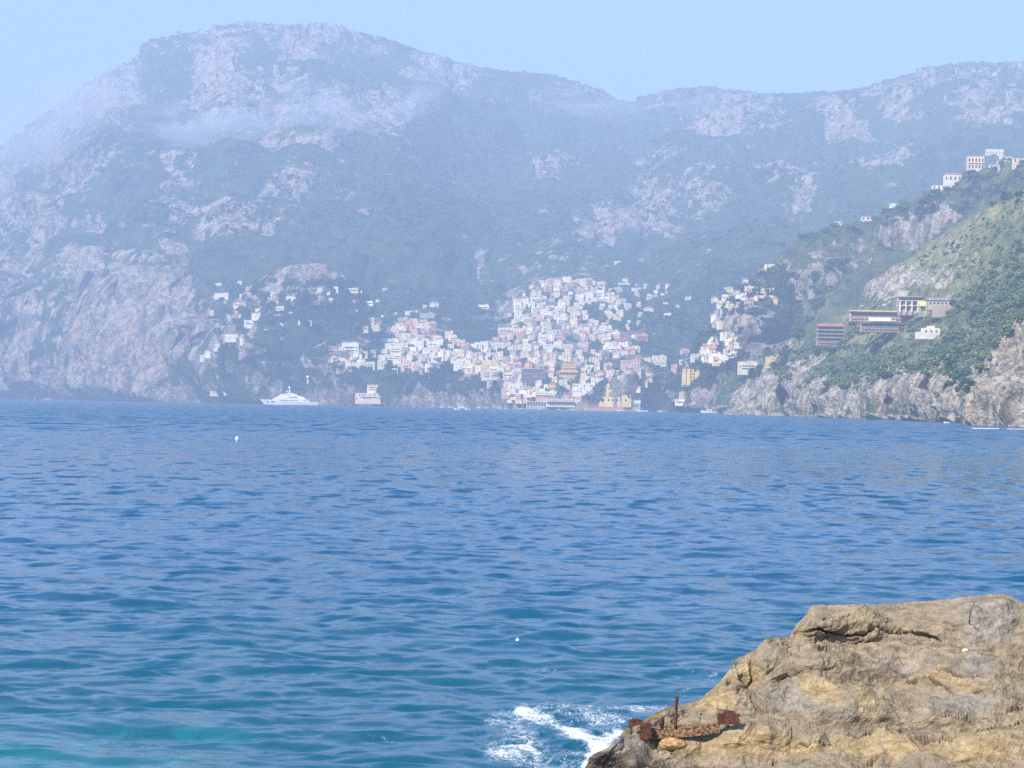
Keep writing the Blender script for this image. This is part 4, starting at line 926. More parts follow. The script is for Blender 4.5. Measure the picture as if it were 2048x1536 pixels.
# beach front
p, s = site(1130, 809, None, 76); e = empty('beach_hotel', p, .03, 'long cream hotel standing directly on the town beach', 'hotel')
b = MB(); b.box(-28, 14, 0, 12, -4, 8.5); b.box(14, 30, 1, 12, -4, 9.5); b.obj('wall', PL['cream'], e)
MB().box(13.6, 30.4, .2, 12.4, 9.5, 11.5, 0, 3, 3.5).obj('roof', PL['salmon'], e)
MB().box(-27, 14, -4, -.2, 3.6, 4.0).obj('awning', M_dark, e)
windows(e, np.linspace(-26, 12, 11), (5.2,), sc=1.0); windows(e, np.linspace(-26, 28, 13), (.6,), y=.0, me=DOOR)
p, s = site(1080, 813, None, 50); e = empty('beach_restaurant', p, .02, 'low dark arcaded restaurant left of the long cream beach hotel', 'restaurant')
MB().box(-20, 18, 0, 9, -4, 7).obj('wall', PL['grey'], e); MB().box(-21, 19, -4, 9.5, 7, 7.6).obj('roof', PL['white'], e)
for x in np.linspace(-20, 18, 10): MB().box(x - .3, x + .3, -3.6, -3.1, -4, 7).obj('pillar', PL['white'], e)
windows(e, np.linspace(-17, 15, 8), (1.0,), me=DOOR, sc=1.3)
p, s = site(1093, 797); e = empty('terrace_hotel', p, .02, 'white terrace hotel with a salmon band behind the dark restaurant', 'hotel')
MB().box(-16, 16, 0, 9, -6, 5).obj('wall', PL['salmon'], e); MB().box(-17, 17, -1.5, 9, 5, 11).obj('upper_floor', PL['white'], e)
windows(e, np.linspace(-14, 14, 9), (6.4,), y=-1.5); windows(e, np.linspace(-14, 14, 9), (1.2,), y=0)
p, s = site(1265, 818, None, 30); e = empty('watchtower', p, -.05, 'grey stone building with a row of arches right of the beach', 'building')
MB().box(-12, 12, 0, 12, -5, 9, 0, .6, .6).obj('wall', PL['stone'], e); MB().box(-10, 12, .6, 11.4, 9, 13).obj('upper_floor', PL['white'], e); MB().box(-11, 13, .2, 12, 13, 13.6).obj('roof', M_flat, e)
windows(e, np.linspace(-6, 6, 4), (3.2,), y=.25, me=WINT)
# road bridge in front of the right cluster
pa, _ = site(1366, 715); pb, _ = site(1426, 714)
e = empty('road_bridge', (pa + pb) / 2, 0, 'grey arched road viaduct left of the red-roofed villa', 'bridge')
L = (pb - pa).length; e.rotation_euler[2] = math.atan2(pb.y - pa.y, pb.x - pa.x)
MB().box(-L / 2, L / 2, -4, 1, .2, 1.6).obj('deck', PL['grey'], e)
for x in np.linspace(-L / 2 + 3, L / 2 - 3, 6): MB().box(x - 1, x + 1, -3.6, .6, -14, .2).obj('pier', PL['stone'], e)
# round white dome above the yacht
p, s = site(616, 764); e = empty('domed_lookout', p, 0, 'small white domed lookout among trees above the yacht', 'lookout')
tw = MB().lathe([(1.6, -3), (1.5, 6)], 12).obj('tower', PL['white'], e); MB().lathe([(3.1 * math.cos(a), 8.2 + 3.1 * math.sin(a)) for a in np.linspace(-1.4, 1.5, 9)], 14).obj('dome', PL['white'], tw, smooth=True)

# hill hotel on the near slope
M_rail = plain('grey blue railing', (.20, .22, .25), .6, .2, .6)
def tiers(name, label, x, y, wpx, floors, fh, cat='hotel', rail=True, roofm=None, depth=16, yaw=0.0, wall='grey', setback=0.0, posts=8, only=None):
    p, s = site(x, y, only, wpx); e = empty(name, p, yaw, label, cat); w = wpx * s
    for k in range(floors):
        z = k * fh; o = k * setback
        MB().box(-w / 2 + .6, w / 2 - .6, 2.4 + o, depth + o, z - (4 if k == 0 else 0), z + fh - .45).obj('floor_wall', PL[wall], e)
        MB().box(-w / 2, w / 2, o, depth + o, z + fh - .45, z + fh).obj('slab', PL['stone' if rail else 'white'], e)
        if rail: MB().box(-w / 2, w / 2, o + .1, o + .22, z, z + 1.0).obj('railing', M_rail, e)
        for xx in np.linspace(-w / 2 + .3, w / 2 - .3, posts): MB().box(xx - (.18 if rail else .5), xx + (.18 if rail else .5), o + .25, o + (.6 if rail else 1.4), z - ((6 if rail else 1.5) if k == 0 else 0), z + fh - .45).obj('post', M_dark if rail else PL['white'], e)
        for xx in np.linspace(-w / 2 + 2, w / 2 - 2, posts - 1):
            q = child('window', DOOR, e, (xx, 2.38 + o, z + .1)); q.scale = (1.05, 1, fh / 3.8)
    return e, w, s, floors * fh
NEAR = [2]
e, w, s, H = tiers('hillside_hotel', 'four-storey grey-brown hotel block with terracotta roof on the near hill', 1662, 683, 52, 4, 3.6, wall='stone', posts=9, only=NEAR)
MB().box(-w / 2 - .4, w / 2 + .4, -.4, 9.4, H, H + 2.2, 0, .8, 2.2).obj('roof', M_tile, e)
e, w, s, H = tiers('terrace_pavilion', 'long glazed pavilion on dark stilts below the white awning', 1772, 655, 96, 1, 4.2, 'pavilion', wall='stone', posts=14, only=NEAR)
MB().box(-w / 2 + 6, w * .10, -2.4, 3, H + 1.4, H + 4.2, 0, .3, 1.6).obj('awning', PL['white'], e)
for xx in np.linspace(-w / 2 + 7, w * .06, 6): MB().box(xx - .12, xx + .12, -1.2, -.9, H, H + 1.6).obj('post', PL['white'], e)
MB().box(w * .12, w * .2, -.6, 3, H + 1.4, H + 2.1).obj('awning', PL['cream'], e)
e, w, s, H = tiers('terrace_restaurant', 'long reddish terrace restaurant with a pale roof edge above the white awning', 1762, 634, 118, 1, 4.6, 'restaurant', wall='pink', posts=18, setback=0, only=NEAR)
MB().box(-w / 2 - .5, w / 2 + .5, -1.2, 9, H, H + .9).obj('roof', PL['peach'], e)
e, w, s, H = tiers('framed_villa', 'white framed modern villa with square dark openings beside the yellow awning', 1824, 621, 48, 2, 4.4, 'villa', rail=False, wall='stone', posts=5, only=NEAR)
e2, w2, s2, H2 = tiers('timber_lodge', 'dark timber lodge right behind the white framed villa', 1822, 604, 48, 1, 5.0, 'lodge', wall='stone', posts=9, only=NEAR)
MB().box(-w2 / 2, -w2 / 2 + 8, 2, 9, H2, H2 + 5).obj('upper_room', PL['grey'], e2)
p, s = site(1857, 620, NEAR, 26); e = empty('awning_terrace', p, 0, 'terrace shaded by a bright yellow awning on the near hill', 'terrace')
MB().box(-7, 8, 1, 8, -6, 3).obj('wall', PL['stone'], e); MB().add([(-8, -2, 3.4), (8, -2, 3.4), (8, 6, 7.6), (-8, 6, 7.6), (-8, -2, 3.1), (8, -2, 3.1), (8, 6, 7.3), (-8, 6, 7.3)], [(0, 1, 2, 3), (7, 6, 5, 4), (0, 4, 5, 1), (1, 5, 6, 2), (2, 6, 7, 3), (3, 7, 4, 0)]).obj('awning', PL['yellow'], e)
for xx in (-7.6, -2.5, 2.5, 7.6): MB().box(xx - .12, xx + .12, -1.7, -1.4, -3, 3.3).obj('post', PL['white'], e)
p, s = site(1888, 613, NEAR, 62); e = empty('stone_barn', p, -.06, 'long stone building with a grey roof right of the yellow awning', 'building')
w = 62 * s; MB().box(-w / 2, w / 2, 0, 12, -3, 4.6).obj('wall', plain('pale stone wall', (.5, .44, .38), .9, .25, .8), e); MB().box(-w / 2 - .5, w / 2 + .5, -.8, 12.5, 4.9, 7.0, 0, .3, 2.5).obj('roof', plain('grey slate', (.30, .27, .26), .8, .2, .5), e)
windows(e, np.linspace(-w / 2 + 2, w / 2 - 2, 8), (1.8,), sc=1.0)
MB().box(-w / 2 + 3, w / 2 - 1, -3, -1, -9, 0).obj('retaining_wall', PL['stone'], e)
p, s = site(1870, 668, NEAR, 40); e = empty('white_ruin', p, .1, 'small white broken-walled house alone in trees on the near hill', 'house')
MB().box(-9, 4, 0, 7, -4, 4.5).box(4, 9, 1, 7, -4, 2.6).box(-5, 0, 1, 6, 4.5, 6.2).box(-14, -9, 1, 6, -4, 1.5).obj('wall', PL['white'], e); windows(e, (-7, -3, 1), (1.2,), sc=.9); MB().box(3.8, 9.3, .6, 7.3, 2.6, 3.2).obj('roof', M_tile, e)
e = empty('roof_pergola', site(1760, 612, NEAR)[0], 0, 'planted roof garden with dark pergola above the terrace restaurant', 'pergola')
for xx in np.linspace(-22, 22, 9): MB().box(xx - .15, xx + .15, 0, .4, -4, 4.2).obj('post', M_dark, e)
MB().box(-23, 23, -.4, 4, 4.2, 4.6).obj('beam', M_green, e)
for i, (x, y, c) in enumerate([(1725, 618, 'white'), (1739, 618, 'yellow'), (1757, 618, 'red'), (1768, 616, 'white'), (1795, 618, 'white')]):
    p, s = site(x, y, NEAR); e = empty('parasol', p, 0, [f'open {c} parasol leftmost on the terrace above the long restaurant', f'open {c} parasol on the terrace above the long restaurant', f'open {c} parasol in the middle of the hotel terrace', 'open white parasol just right of the red one', 'open white parasol rightmost on the terrace above the long restaurant'][i], 'parasol', 'parasols on the hotel terrace')
    MB().tube([(0, 0, -1), (0, 0, 3)], .08, 6).obj('pole', M_wht, e); MB().lathe([(2.0, 2.6), (1.2, 3.1), (.05, 3.6)], 10).obj('canopy', PL[c], e)

# buildings on the crest at the upper right
MID = [1]
def crest(name, label, x, y, wpx, hpx, c, st, roof='flat', nx=5, yaw=0):
    p, s = site(x, y, None, wpx); e = empty(name, p, yaw, label, 'building', 'buildings on the right crest'); w = wpx * s; h = hpx * s
    MB().box(-w / 2, w / 2, 0, 11, -12, h).obj('wall', PL[c], e)
    if roof == 'tile': MB().box(-w / 2 - .5, w / 2 + .5, -.5, 11.5, h, h + 2, 0, 3, 3.5).obj('roof', M_tile, e)
    else: MB().box(-w / 2 - .3, w / 2 + .3, -.3, 11.3, h, h + .7).obj('roof', PL[c], e)
    for k in range(st):
        if st > 1 and k: MB().box(-w / 2, w / 2, -1.3, -.02, h * k / st - .15, h * k / st + .25).obj('balcony', PL[c], e)
        for xx in np.linspace(-w / 2 + 2, w / 2 - 2, nx):
            o = child('window', WINT, e, (xx, 0, h * k / st + h / st * .15)); o.scale = (.9, 1, min(1.3, h / st / 4.2))
    return e
crest('crest_palazzo', 'pink three-tiered palazzo with arches on the right crest', 1952, 338, 32, 24, 'peach', 2, 'flat', 5)
crest('crest_palazzo', 'cream flat-roofed palazzo highest on the right crest', 1990, 310, 34, 11, 'cream', 1, 'flat', 6)
crest('crest_house', 'white and pink house lowest on the right crest', 1906, 362, 32, 13, 'white', 1, 'tile', 4)
crest('crest_house', 'white cottage between the palazzo and the terraces of the right crest', 1988, 340, 16, 9, 'white', 1, 'flat', 3)
crest('crest_house', 'grey arched house beside a round tree on the right crest', 2006, 331, 20, 10, 'grey', 1, 'flat', 4)
crest('crest_house', 'cream villa at the right end of the crest terraces', 2016, 322, 18, 8, 'cream', 1, 'tile', 4)
crest('crest_house', 'pink sloping wall house at the picture edge on the right crest', 2040, 326, 24, 8, 'peach', 1, 'flat', 3)
crest('crest_house', 'small white house low on the left end of the right crest', 1878, 378, 24, 6, 'white', 1, 'flat', 3)
crest('crest_house', 'white cottage alone on the ridge track left of the right crest', 1787, 412, 14, 5, 'white', 1, 'flat', 2)
crest('crest_house', 'cream cottage alone on the ridge track farther left', 1736, 440, 24, 5, 'cream', 1, 'flat', 3)
crest('crest_house', 'peach cottage at the left end of the ridge track', 1677, 447, 14, 4, 'peach', 1, 'flat', 2)
# ------------------------------------------------------------------ yacht and boats
M_gel = plain('white gelcoat', (.82, .82, .80), .3, .03, .3, .5)
M_hullc = plain('cream hull', (.75, .72, .65), .4, .05, .3, .4)
def hull_mesh(L, B, H, rise=0.35, n=24, transom=.75, mat=None, zb=-1.0):
    b = MB(); rows = []
    for i in range(n + 1):
        u = i / n; x = -L / 2 + L * u                      # bow at -x
        half = B / 2 * min(1, (u / .38)) ** .6 * (1 - (1 - transom) * max(0, (u - .6) / .4) ** 2); half = max(half, .02)
        z = H * (1 + rise * (1 - u) ** 2.2); rake = 0.13 * L * (1 - u) ** 3
        rows.append([(x + rake * 1.0, -half * .35, zb), (x + rake * .6, -half * .8, H * .12), (x - 0 * rake, -half, z), (x, half, z), (x + rake * .6, half * .8, H * .12), (x + rake, half * .35, zb)])
    vs = [v for r in rows for v in r]; fs = []
    for i in range(n):
        for j in range(6):
            a = i * 6 + j; c = i * 6 + (j + 1) % 6; fs.append((a, c, c + 6, a + 6))
    fs.append((0, 5, 4, 3, 2, 1)); k = n * 6; fs.append((k, k + 1, k + 2, k + 3, k + 4, k + 5))
    b.add(vs, fs); return b
def sea(x, y):
    D = CAMZ * F / (y - hy(x)); return Vector(at(x, y, D)), D / F
def deck_prism(pts, y0, y1):                      # side outline extruded across
    b = MB(); n = len(pts); b.add([(x, y0, z) for x, z in pts] + [(x, y1, z) for x, z in pts], [tuple(range(n)), tuple(range(n, 2 * n))[::-1]] + [(i, i + n, (i + 1) % n + n, (i + 1) % n) for i in range(n)]); return b
pos, s = sea(578, 810.6)
L = 117 * s; k = L / 117.0                      # k metres per photograph pixel
e = empty('motor_yacht', pos, .0, 'large white motor yacht lying off the coast left of the town', 'yacht'); e.scale = (1, 1, 1.2)
hull_mesh(L, 13, 6.2 * k, .55).obj('hull', M_gel, e)
lo = deck_prism([(-37 * k, 6.5 * k), (-32 * k, 10.5 * k), (-5 * k, 13.2 * k), (28 * k, 11.5 * k), (38 * k, 9.8 * k), (41 * k, 6.2 * k)], -5.4, 5.4); lo.obj('main_deck', M_gel, e)
deck_prism([(-30 * k, 11 * k), (-20 * k, 15.5 * k), (10 * k, 16.8 * k), (26 * k, 15 * k), (33 * k, 12 * k), (30 * k, 10.8 * k)], -4.7, 4.7).obj('upper_deck', M_gel, e)
deck_prism([(-22 * k, 15.6 * k), (-12 * k, 19.3 * k), (6 * k, 20.4 * k), (14 * k, 18.2 * k), (20 * k, 15.6 * k)], -3.6, 3.6).obj('sun_deck', M_gel, e)
MB().box(-1.2 * k, 1.8 * k, -.9, .9, 20 * k, 26 * k, 0, .8 * k, .3).obj('mast', M_gel, e)
MB().lathe([(2.4 * k * math.cos(a), 29 * k + 2.4 * k * math.sin(a)) for a in np.linspace(-1.5, 1.5, 9)], 12, (.4 * k, 0, 0)).obj('radar_dome', M_gel, e, smooth=True)
MB().lathe([(1.5 * k * math.cos(a), 22.5 * k + 1.5 * k * math.sin(a)) for a in np.linspace(-1.5, 1.5, 7)], 10, (-4.2 * k, 0, 0)).obj('radar_dome', M_gel, e, smooth=True)
for (x0, x1, z0, z1, yy) in [(-18, 20, 7.6, 8.8, 5.43), (26, 37, 7.4, 8.3, 5.43), (-3, 17, 12.6, 13.8, 4.73), (-12, 3, 17, 17.8, 3.63)]:
    MB().box(x0 * k, x1 * k, -yy, -yy + .1, z0 * k, z1 * k).obj('window_band', M_glass, e)
for x0 in (-45, -34): MB().box(x0 * k, (x0 + 3.4) * k, -5.4 if x0 > -40 else -4.4, -3, 5.6 * k, 6.6 * k).obj('porthole', M_glass, e)
MB().box(44 * k, 57 * k, -4.5, 4.5, 3.2 * k, 4.2 * k).obj('swim_platform', M_hullc, e)
MB().box(-44 * k, -38 * k, -.2, .2, 9 * k, 9.3 * k).obj('bow_rail', M_wht, e)

def boat(x, y, lpx, label, kind='motorboat', flip=1, hullm=None, cab=True, yaw=0.0, z=0):
    pos, s = sea(x, y); L = lpx * s
    e = empty(kind, pos, yaw, label, 'boat', 'small boats off the town shore'); e.scale = (flip, 1, 1)
    hull_mesh(L, L * .3, L * .10 + .3, .5, 12, zb=-.4).obj('hull', hullm or M_gel, e)
    if cab:
        cb_ = MB().box(-L * .12, L * .22, -L * .09, L * .09, L * .1 + .2, L * .22 + .5, 0, L * .05, L * .01).obj('cabin', M_gel, e)
        MB().box(-L * .06, L * .16, -L * .095 - .03, L * .095 + .03, L * .14 + .3, L * .18 + .4).obj('windscreen', M_glass, cb_)
    else:
        MB().box(-L * .1, L * .1, -L * .1, L * .1, L * .08 + .2, L * .11 + .3).obj('bench', M_hullc, e)
    return e
boat(1417, 826.5, 34, 'white speedboat farthest right of the larger boats, towing a pale wake', 'speedboat', 1)
boat(1507, 828.5, 22, 'low white boat moored under the big sea cave', 'motorboat')
boat(1320, 824.0, 11, 'tiny boxy boat off the rocks right of the beach')
boat(1241, 822.6, 16, 'small boat at the right end of the orange beach')
boat(1284, 823.4, 24, 'long low boat in front of the arched stone building', cab=False)
boat(924, 817.0, 18, 'white boat with a tall awning left of the town beach', 'tour_boat')
boat(914, 819.6, 14, 'low pale boat just left under the boat with the tall awning', cab=False)
boat(935, 819.6, 12, 'low pale boat just right under the boat with the tall awning', cab=False)
boat(1573, 829.8, 14, 'small pinkish boat in front of the dark sea cave', hullm=PL['pink'])
boat(1893, 846.2, 12, 'tiny open boat off the near headland', cab=False)
for i, x in enumerate([884, 902, 958, 972, 1000, 1012, 1042, 1080, 1118, 1148]):
    D_ = float(lerp_pts(x, main_D0)) - 80; y = float(sealevel_y(x, D_))
    boat(x, y, [10, 12, 14, 9, 8, 10, 9, 11, 8, 12][i], 'small pale moored boat, ' + ['leftmost', 'second from left', 'third from left', 'fourth from left', 'fifth from left', 'sixth from left', 'seventh from left', 'eighth from left', 'second from right', 'rightmost'][i] + ' along the town shore', 'moored_boat', random.choice([-1, 1]), cab=i % 2 == 0)
# buoys
pos, s = sea(474, 880.5); e = empty('mooring_buoy', pos, 0, 'pear-shaped white mooring buoy floating alone left of centre', 'buoy')
r_ = 3.5 * s; MB().lathe([(r_ * .35, -r_ * 1.2), (r_ * .75, 0), (r_ * 1.0, r_ * .9), (r_ * .8, r_ * 1.7), (r_ * .2, r_ * 2.15), (.01, r_ * 2.2)], 18).obj('float', M_wht, e, smooth=True)
MB().tube([(0, 0, r_ * 2.1), (0, 0, r_ * 2.4)], .04, 6).obj('ring', M_dark, e)
pos, s = sea(1035, 1281); e = empty('fishing_float', pos, 0, 'small white fishing float bobbing in the middle of the water', 'float')
r_ = 4.0 * s; MB().lathe([(.01, -r_), (r_, -r_ * .2), (r_ * .9, r_ * .6), (.01, r_ * 1.1)], 12).obj('float', M_wht, e, smooth=True); MB().tube([(0, 0, r_), (0, 0, r_ * 1.8)], r_ * .12, 6).obj('stem', PL['yellow'], e)

# beach and its orange parasols
def beach():
    xs = np.linspace(1168, 1246, 40); P = []
    for f, z in ((-18, -1.2), (-6, .35), (8, 2.2), (30, 4.2), (40, 4.4)):
        d = lerp_pts(xs, main_D0) - 48 + f; q = at(xs, 800 + xs * 0, d); q[:, 2] = z; P.append(q)
    o, q = grid_mesh('beach', np.array(P), plain('pale pebbles', (.44, .36, .31), .95, .15, .6)); tag(o, kind='structure'); 
    BV.append(BVHTree.FromPolygons(np.array(P).reshape(-1, 3).tolist(), q.tolist()))
beach()
M_par = plain('orange canvas', (.72, .22, .10), .85, .1, .6)
pm = MB().tube([(0, 0, -.8), (0, 0, 2.3)], .06, 6).mesh('pole', M_wht); cm = MB().lathe([(1.9, 1.95), (1.1, 2.35), (.04, 2.75)], 8).mesh('canopy', M_par)
for r_ in range(3):
    for i in range(17):
        x = 1173 + i * 4.3 + r_ * 1.1; d = float(lerp_pts(x, main_D0)) - 46 + r_ * 9; q = at(np.array(x), np.array(800.), d); q[2] = .7 + r_ * 1.0
        e = empty('beach_parasol', q, 0, 'open orange parasol in the rows on the town beach', 'parasol', 'orange parasols on the beach'); child('pole', pm, e); child('canopy', cm, e)

# ------------------------------------------------------------------ rusty mooring iron on the rock
tr = NT('rusty iron'); p_ = tr.pos(); na = tr.noise(p_, 14, 6, .7); nb = tr.noise(p_, 60, 4, .7)
c_ = tr.mix(tr.smooth(na, .35, .65), (.035, .010, .008), (.14, .040, .022)); c_ = tr.mix(tr.math('MULTIPLY', tr.smooth(nb, .55, .7), .6), c_, (.34, .15, .06))
tr.base(c_); tr.rough(.9); tr.norm(tr.bump(nb, .6, .02)); M_rust = tr.m
tr = NT('crusted iron beam'); p_ = tr.pos(); na = tr.noise(p_, 22, 6, .75); nb = tr.noise(p_, 70, 4, .7)
c_ = tr.mix(tr.smooth(na, .42, .56), (.10, .03, .018), (.36, .24, .13)); c_ = tr.mix(tr.math('MULTIPLY', tr.smooth(nb, .55, .66), .7), c_, (.06, .02, .015))
tr.base(c_); tr.rough(.95); tr.norm(tr.bump(na, .8, .05)); M_crust = tr.m
DI = 35.0
def ip(x, y, D=DI): return Vector(at(np.array(float(x)), np.array(float(y)), D))
def rock_hit(x, y):
    h = RBV.ray_cast(Vector((0, 0, CAMZ)), Vector(ray(np.array(float(x)), np.array(float(y))))); return h[0]
hA = rock_hit(1310, 1476); hB = rock_hit(1465, 1456)
DA = math.hypot(hA.x, hA.y) - .12 if hA else DI; DB = math.hypot(hB.x, hB.y) - .12 if hB else DI
def ipf(x, y, off=0.0):
    f = (x - 1290) / (1470 - 1290); return ip(x, y, DA + (DB - DA) * f + off)
base = ipf(1370, 1470)
e = empty('mooring_iron', base, 0, 'rusty iron beam with an upright bar and rusted brackets bolted to the rock', 'iron beam')
def loc(v): return v - base
def plate(name, pts, th=.1, mat=None, off=0.0, parent=e, jit=.006, seg=7):
    # a rust-eaten plate: outline in the picture plane at its own distance, with real thickness
    b = MB(); out = []
    for i, (a, c) in enumerate(zip(pts, pts[1:] + pts[:1])):
        for q in range(seg):
            f = q / seg; out.append((a[0] + (c[0] - a[0]) * f, a[1] + (c[1] - a[1]) * f))
    fr = [loc(ipf(x, y, off)) + Vector((random.gauss(0, jit), 0, random.gauss(0, jit))) for x, y in out]
    n = len(fr); bk = [v + Vector((0, th, 0)) for v in fr]; cf = sum(fr, Vector()) / n + Vector((0, -jit, 0))
    b.add(fr + bk, [tuple(range(n))[::-1], tuple(range(n, 2 * n))] + [(i, (i + 1) % n, (i + 1) % n + n, i + n) for i in range(n)])
    return b.obj(name, mat or M_rust, parent)
def bar(name, pts, w, d, mat, jit=.012, parent=e):
    b = MB(); P = [loc(ipf(x, y)) for x, y in pts]; Q = []
    n = 26; seg = 10
    for i in range(n + 1):
        f = i / n * (len(P) - 1); k = min(int(f), len(P) - 2); Q.append(P[k].lerp(P[k + 1], f - k) + Vector((random.gauss(0, jit), random.gauss(0, jit), random.gauss(0, jit))))
    b.tube(Q, [w * random.uniform(.85, 1.15) for _ in Q], seg); return b.obj(name, mat, parent, smooth=True)
def beam(name, pts, zt, zb, th, jit):
    P = [loc(ipf(x, y)) for x, y in pts]; n = 60; vs = []; b = MB()
    for i in range(n + 1):
        f = i / n * (len(P) - 1); k = min(int(f), len(P) - 2); q = P[k].lerp(P[k + 1], f - k)
        for dy, dz in ((0, zb), (0, zb * .3), (0, zt), (th, zt), (th, zb)): vs.append(q + Vector((0, dy + random.gauss(0, jit), dz + random.gauss(0, jit))))
    fs = [(i * 5 + j, i * 5 + (j + 1) % 5, i * 5 + 5 + (j + 1) % 5, i * 5 + 5 + j) for i in range(n) for j in range(5)] + [(4, 3, 2, 1, 0), tuple(n * 5 + j for j in range(5))]
    b.add(vs, fs); return b.obj(name, M_crust, e)
beam('beam', [(1296, 1469), (1350, 1466), (1400, 1462), (1440, 1456)], .065, -.075, .13, .004)
beam('beam_flange', [(1298, 1458), (1350, 1456), (1400, 1453), (1440, 1449)], .016, -.014, .17, .003)
bar('upright_bar', [(1350.5, 1454), (1352, 1425), (1353.5, 1393)], .027, .05, M_rust, .003)
bar('short_stud', [(1323, 1455), (1324.5, 1444), (1325, 1435)], .034, .05, M_rust, .003)
plate('end_plate', [(1259, 1441), (1275, 1438), (1287, 1442), (1288, 1460), (1296, 1464), (1294, 1474), (1280, 1478), (1262, 1472), (1258, 1456)], .14, off=-.05)
plate('end_flange', [(1286, 1450), (1296, 1446), (1303, 1449), (1302, 1474), (1292, 1480), (1276, 1478), (1272, 1464), (1284, 1462)], .12, off=-.20)
plate('end_foot', [(1254, 1462), (1266, 1466), (1275, 1472), (1270, 1476), (1256, 1470)], .10, off=.1)
plate('tail_plate', [(1436, 1427), (1449, 1427), (1451, 1421), (1468, 1422), (1469, 1427), (1479, 1429), (1479, 1447), (1460, 1449), (1436, 1450)], .09, off=-.02)
# ochre stone wedged under the beam
def stone(name, x, y, rx, ry, rz, c, label, cat, D=None, seed=0):
    h = rock_hit(x, y) if D is None else None
    p = h if h is not None else ip(x, y, D or DI)
    me = bpy.data.meshes.new(name); bm = bmesh.new(); bmesh.ops.create_icosphere(bm, subdivisions=4, radius=1)
    V = np.array([v.co[:] for v in bm.verts]); n = 1 + .22 * fbm(V * 1.3 + seed, 3) + .05 * fbm(V * 6 + seed, 3)
    V = V * n[:, None] * np.array([rx, ry, rz])
    for v, q in zip(bm.verts, V): v.co = Vector(q)
    bm.to_mesh(me); bm.free(); me.polygons.foreach_set('use_smooth', [True] * len(me.polygons)); me.materials.append(plain(name + ' stone', c, .9, .3, 12))
    o = bpy.data.objects.new(name, me); COL.objects.link(o); o.location = p; tag(o, label, cat); return o
stone('boulder', 1347, 1488, .23, .2, .10, (.46, .29, .13), 'rounded ochre boulder wedged under the rusty beam', 'boulder', seed=3)
stone('pebble', 1931, 1302, .06, .06, .045, (.62, .50, .38), 'small pale pebble lying in a hollow of the big rock', 'pebble', seed=8)

# ------------------------------------------------------------------ vegetation
M_leaf = []
for i, c in enumerate([(.040, .070, .022), (.060, .095, .030), (.085, .125, .035), (.12, .15, .04)]):
    M_leaf.append(plain(f'foliage {i}', tuple(v * 1.7 for v in c), .9, .35, .5, .1, objvar=.3))
M_bark = plain('bark', (.10, .075, .055), .9, .3, 1)
def clump_arrays(kind, seed, n=150, size=.36):
    """leaf clusters spread through an uneven crown of unit radius"""
    r = np.random.default_rng(seed); vs = []; fs = []
    lobes = r.normal(size=(7, 3)) * np.array([.5, .5, .28]); lr = r.uniform(.35, .62, 7)
    for i in range(n):
        k = r.integers(7); d = r.normal(size=3); d /= np.linalg.norm(d); c = lobes[k] + d * lr[k] * r.uniform(.75, 1.08)
        if kind == 'cypress': a = r.uniform(0, 6.28); z = r.uniform(0, 1); q = .3 * math.sqrt(max(0, 1 - z)) * (1 if z > .06 else .6); c = np.array([math.cos(a) * q, math.sin(a) * q, z * 3 - 1])
        nrm = d + r.normal(size=3) * .5 + np.array([0, 0, .35]); nrm /= np.linalg.norm(nrm)
        t1 = np.cross(nrm, r.normal(size=3)); t1 /= np.linalg.norm(t1); t2 = np.cross(nrm, t1); s_ = size * r.uniform(.6, 1.25); m = r.integers(5, 7)
        k0 = len(vs); 
        for j in range(m):
            a = 2 * math.pi * j / m; vs.append(c + (t1 * math.cos(a) + t2 * math.sin(a)) * s_ * r.uniform(.6, 1.1))
        vs.append(c + nrm * s_ * .35)
        for j in range(m): fs.append((k0 + j, k0 + (j + 1) % m, k0 + m))
    return np.array(vs), fs
CL = [clump_arrays('round', 40 + i, 150) for i in range(6)]
def mesh_from(vs, fs, name, mat):
    me = bpy.data.meshes.new(name); me.from_pydata([tuple(v) for v in vs], [], fs); me.materials.append(mat); return me
crown_me = [mesh_from(v, f, 'crown', M_leaf[i % 3]) for i, (v, f) in enumerate(CL)]
tb = MB(); tb.tube([(0, 0, -1.6), (.03, 0, -.9), (0, .04, -.4), (.05, 0, .1)], [.11, .085, .07, .03], 7)
for a in range(4): tb.tube([(0, 0, -.8), (.25 * math.cos(a * 1.6), .25 * math.sin(a * 1.6), -.3), (.5 * math.cos(a * 1.6), .5 * math.sin(a * 1.6), .1)], [.06, .04, .015], 5)
trunk_me = tb.mesh('trunk', M_bark)
def tree(p, r, label, group, kind='tree', mat=None, i=0, tall=1.0, cat='tree'):
    e = empty(kind, p, random.uniform(0, 6.28), label, cat, group); e.scale = (r, r, r * tall)
    child('trunk', trunk_me, e, (0, 0, 1.0)); child('crown', crown_me[i % 6], e, (0, 0, 1.0), mat=mat)
    return e
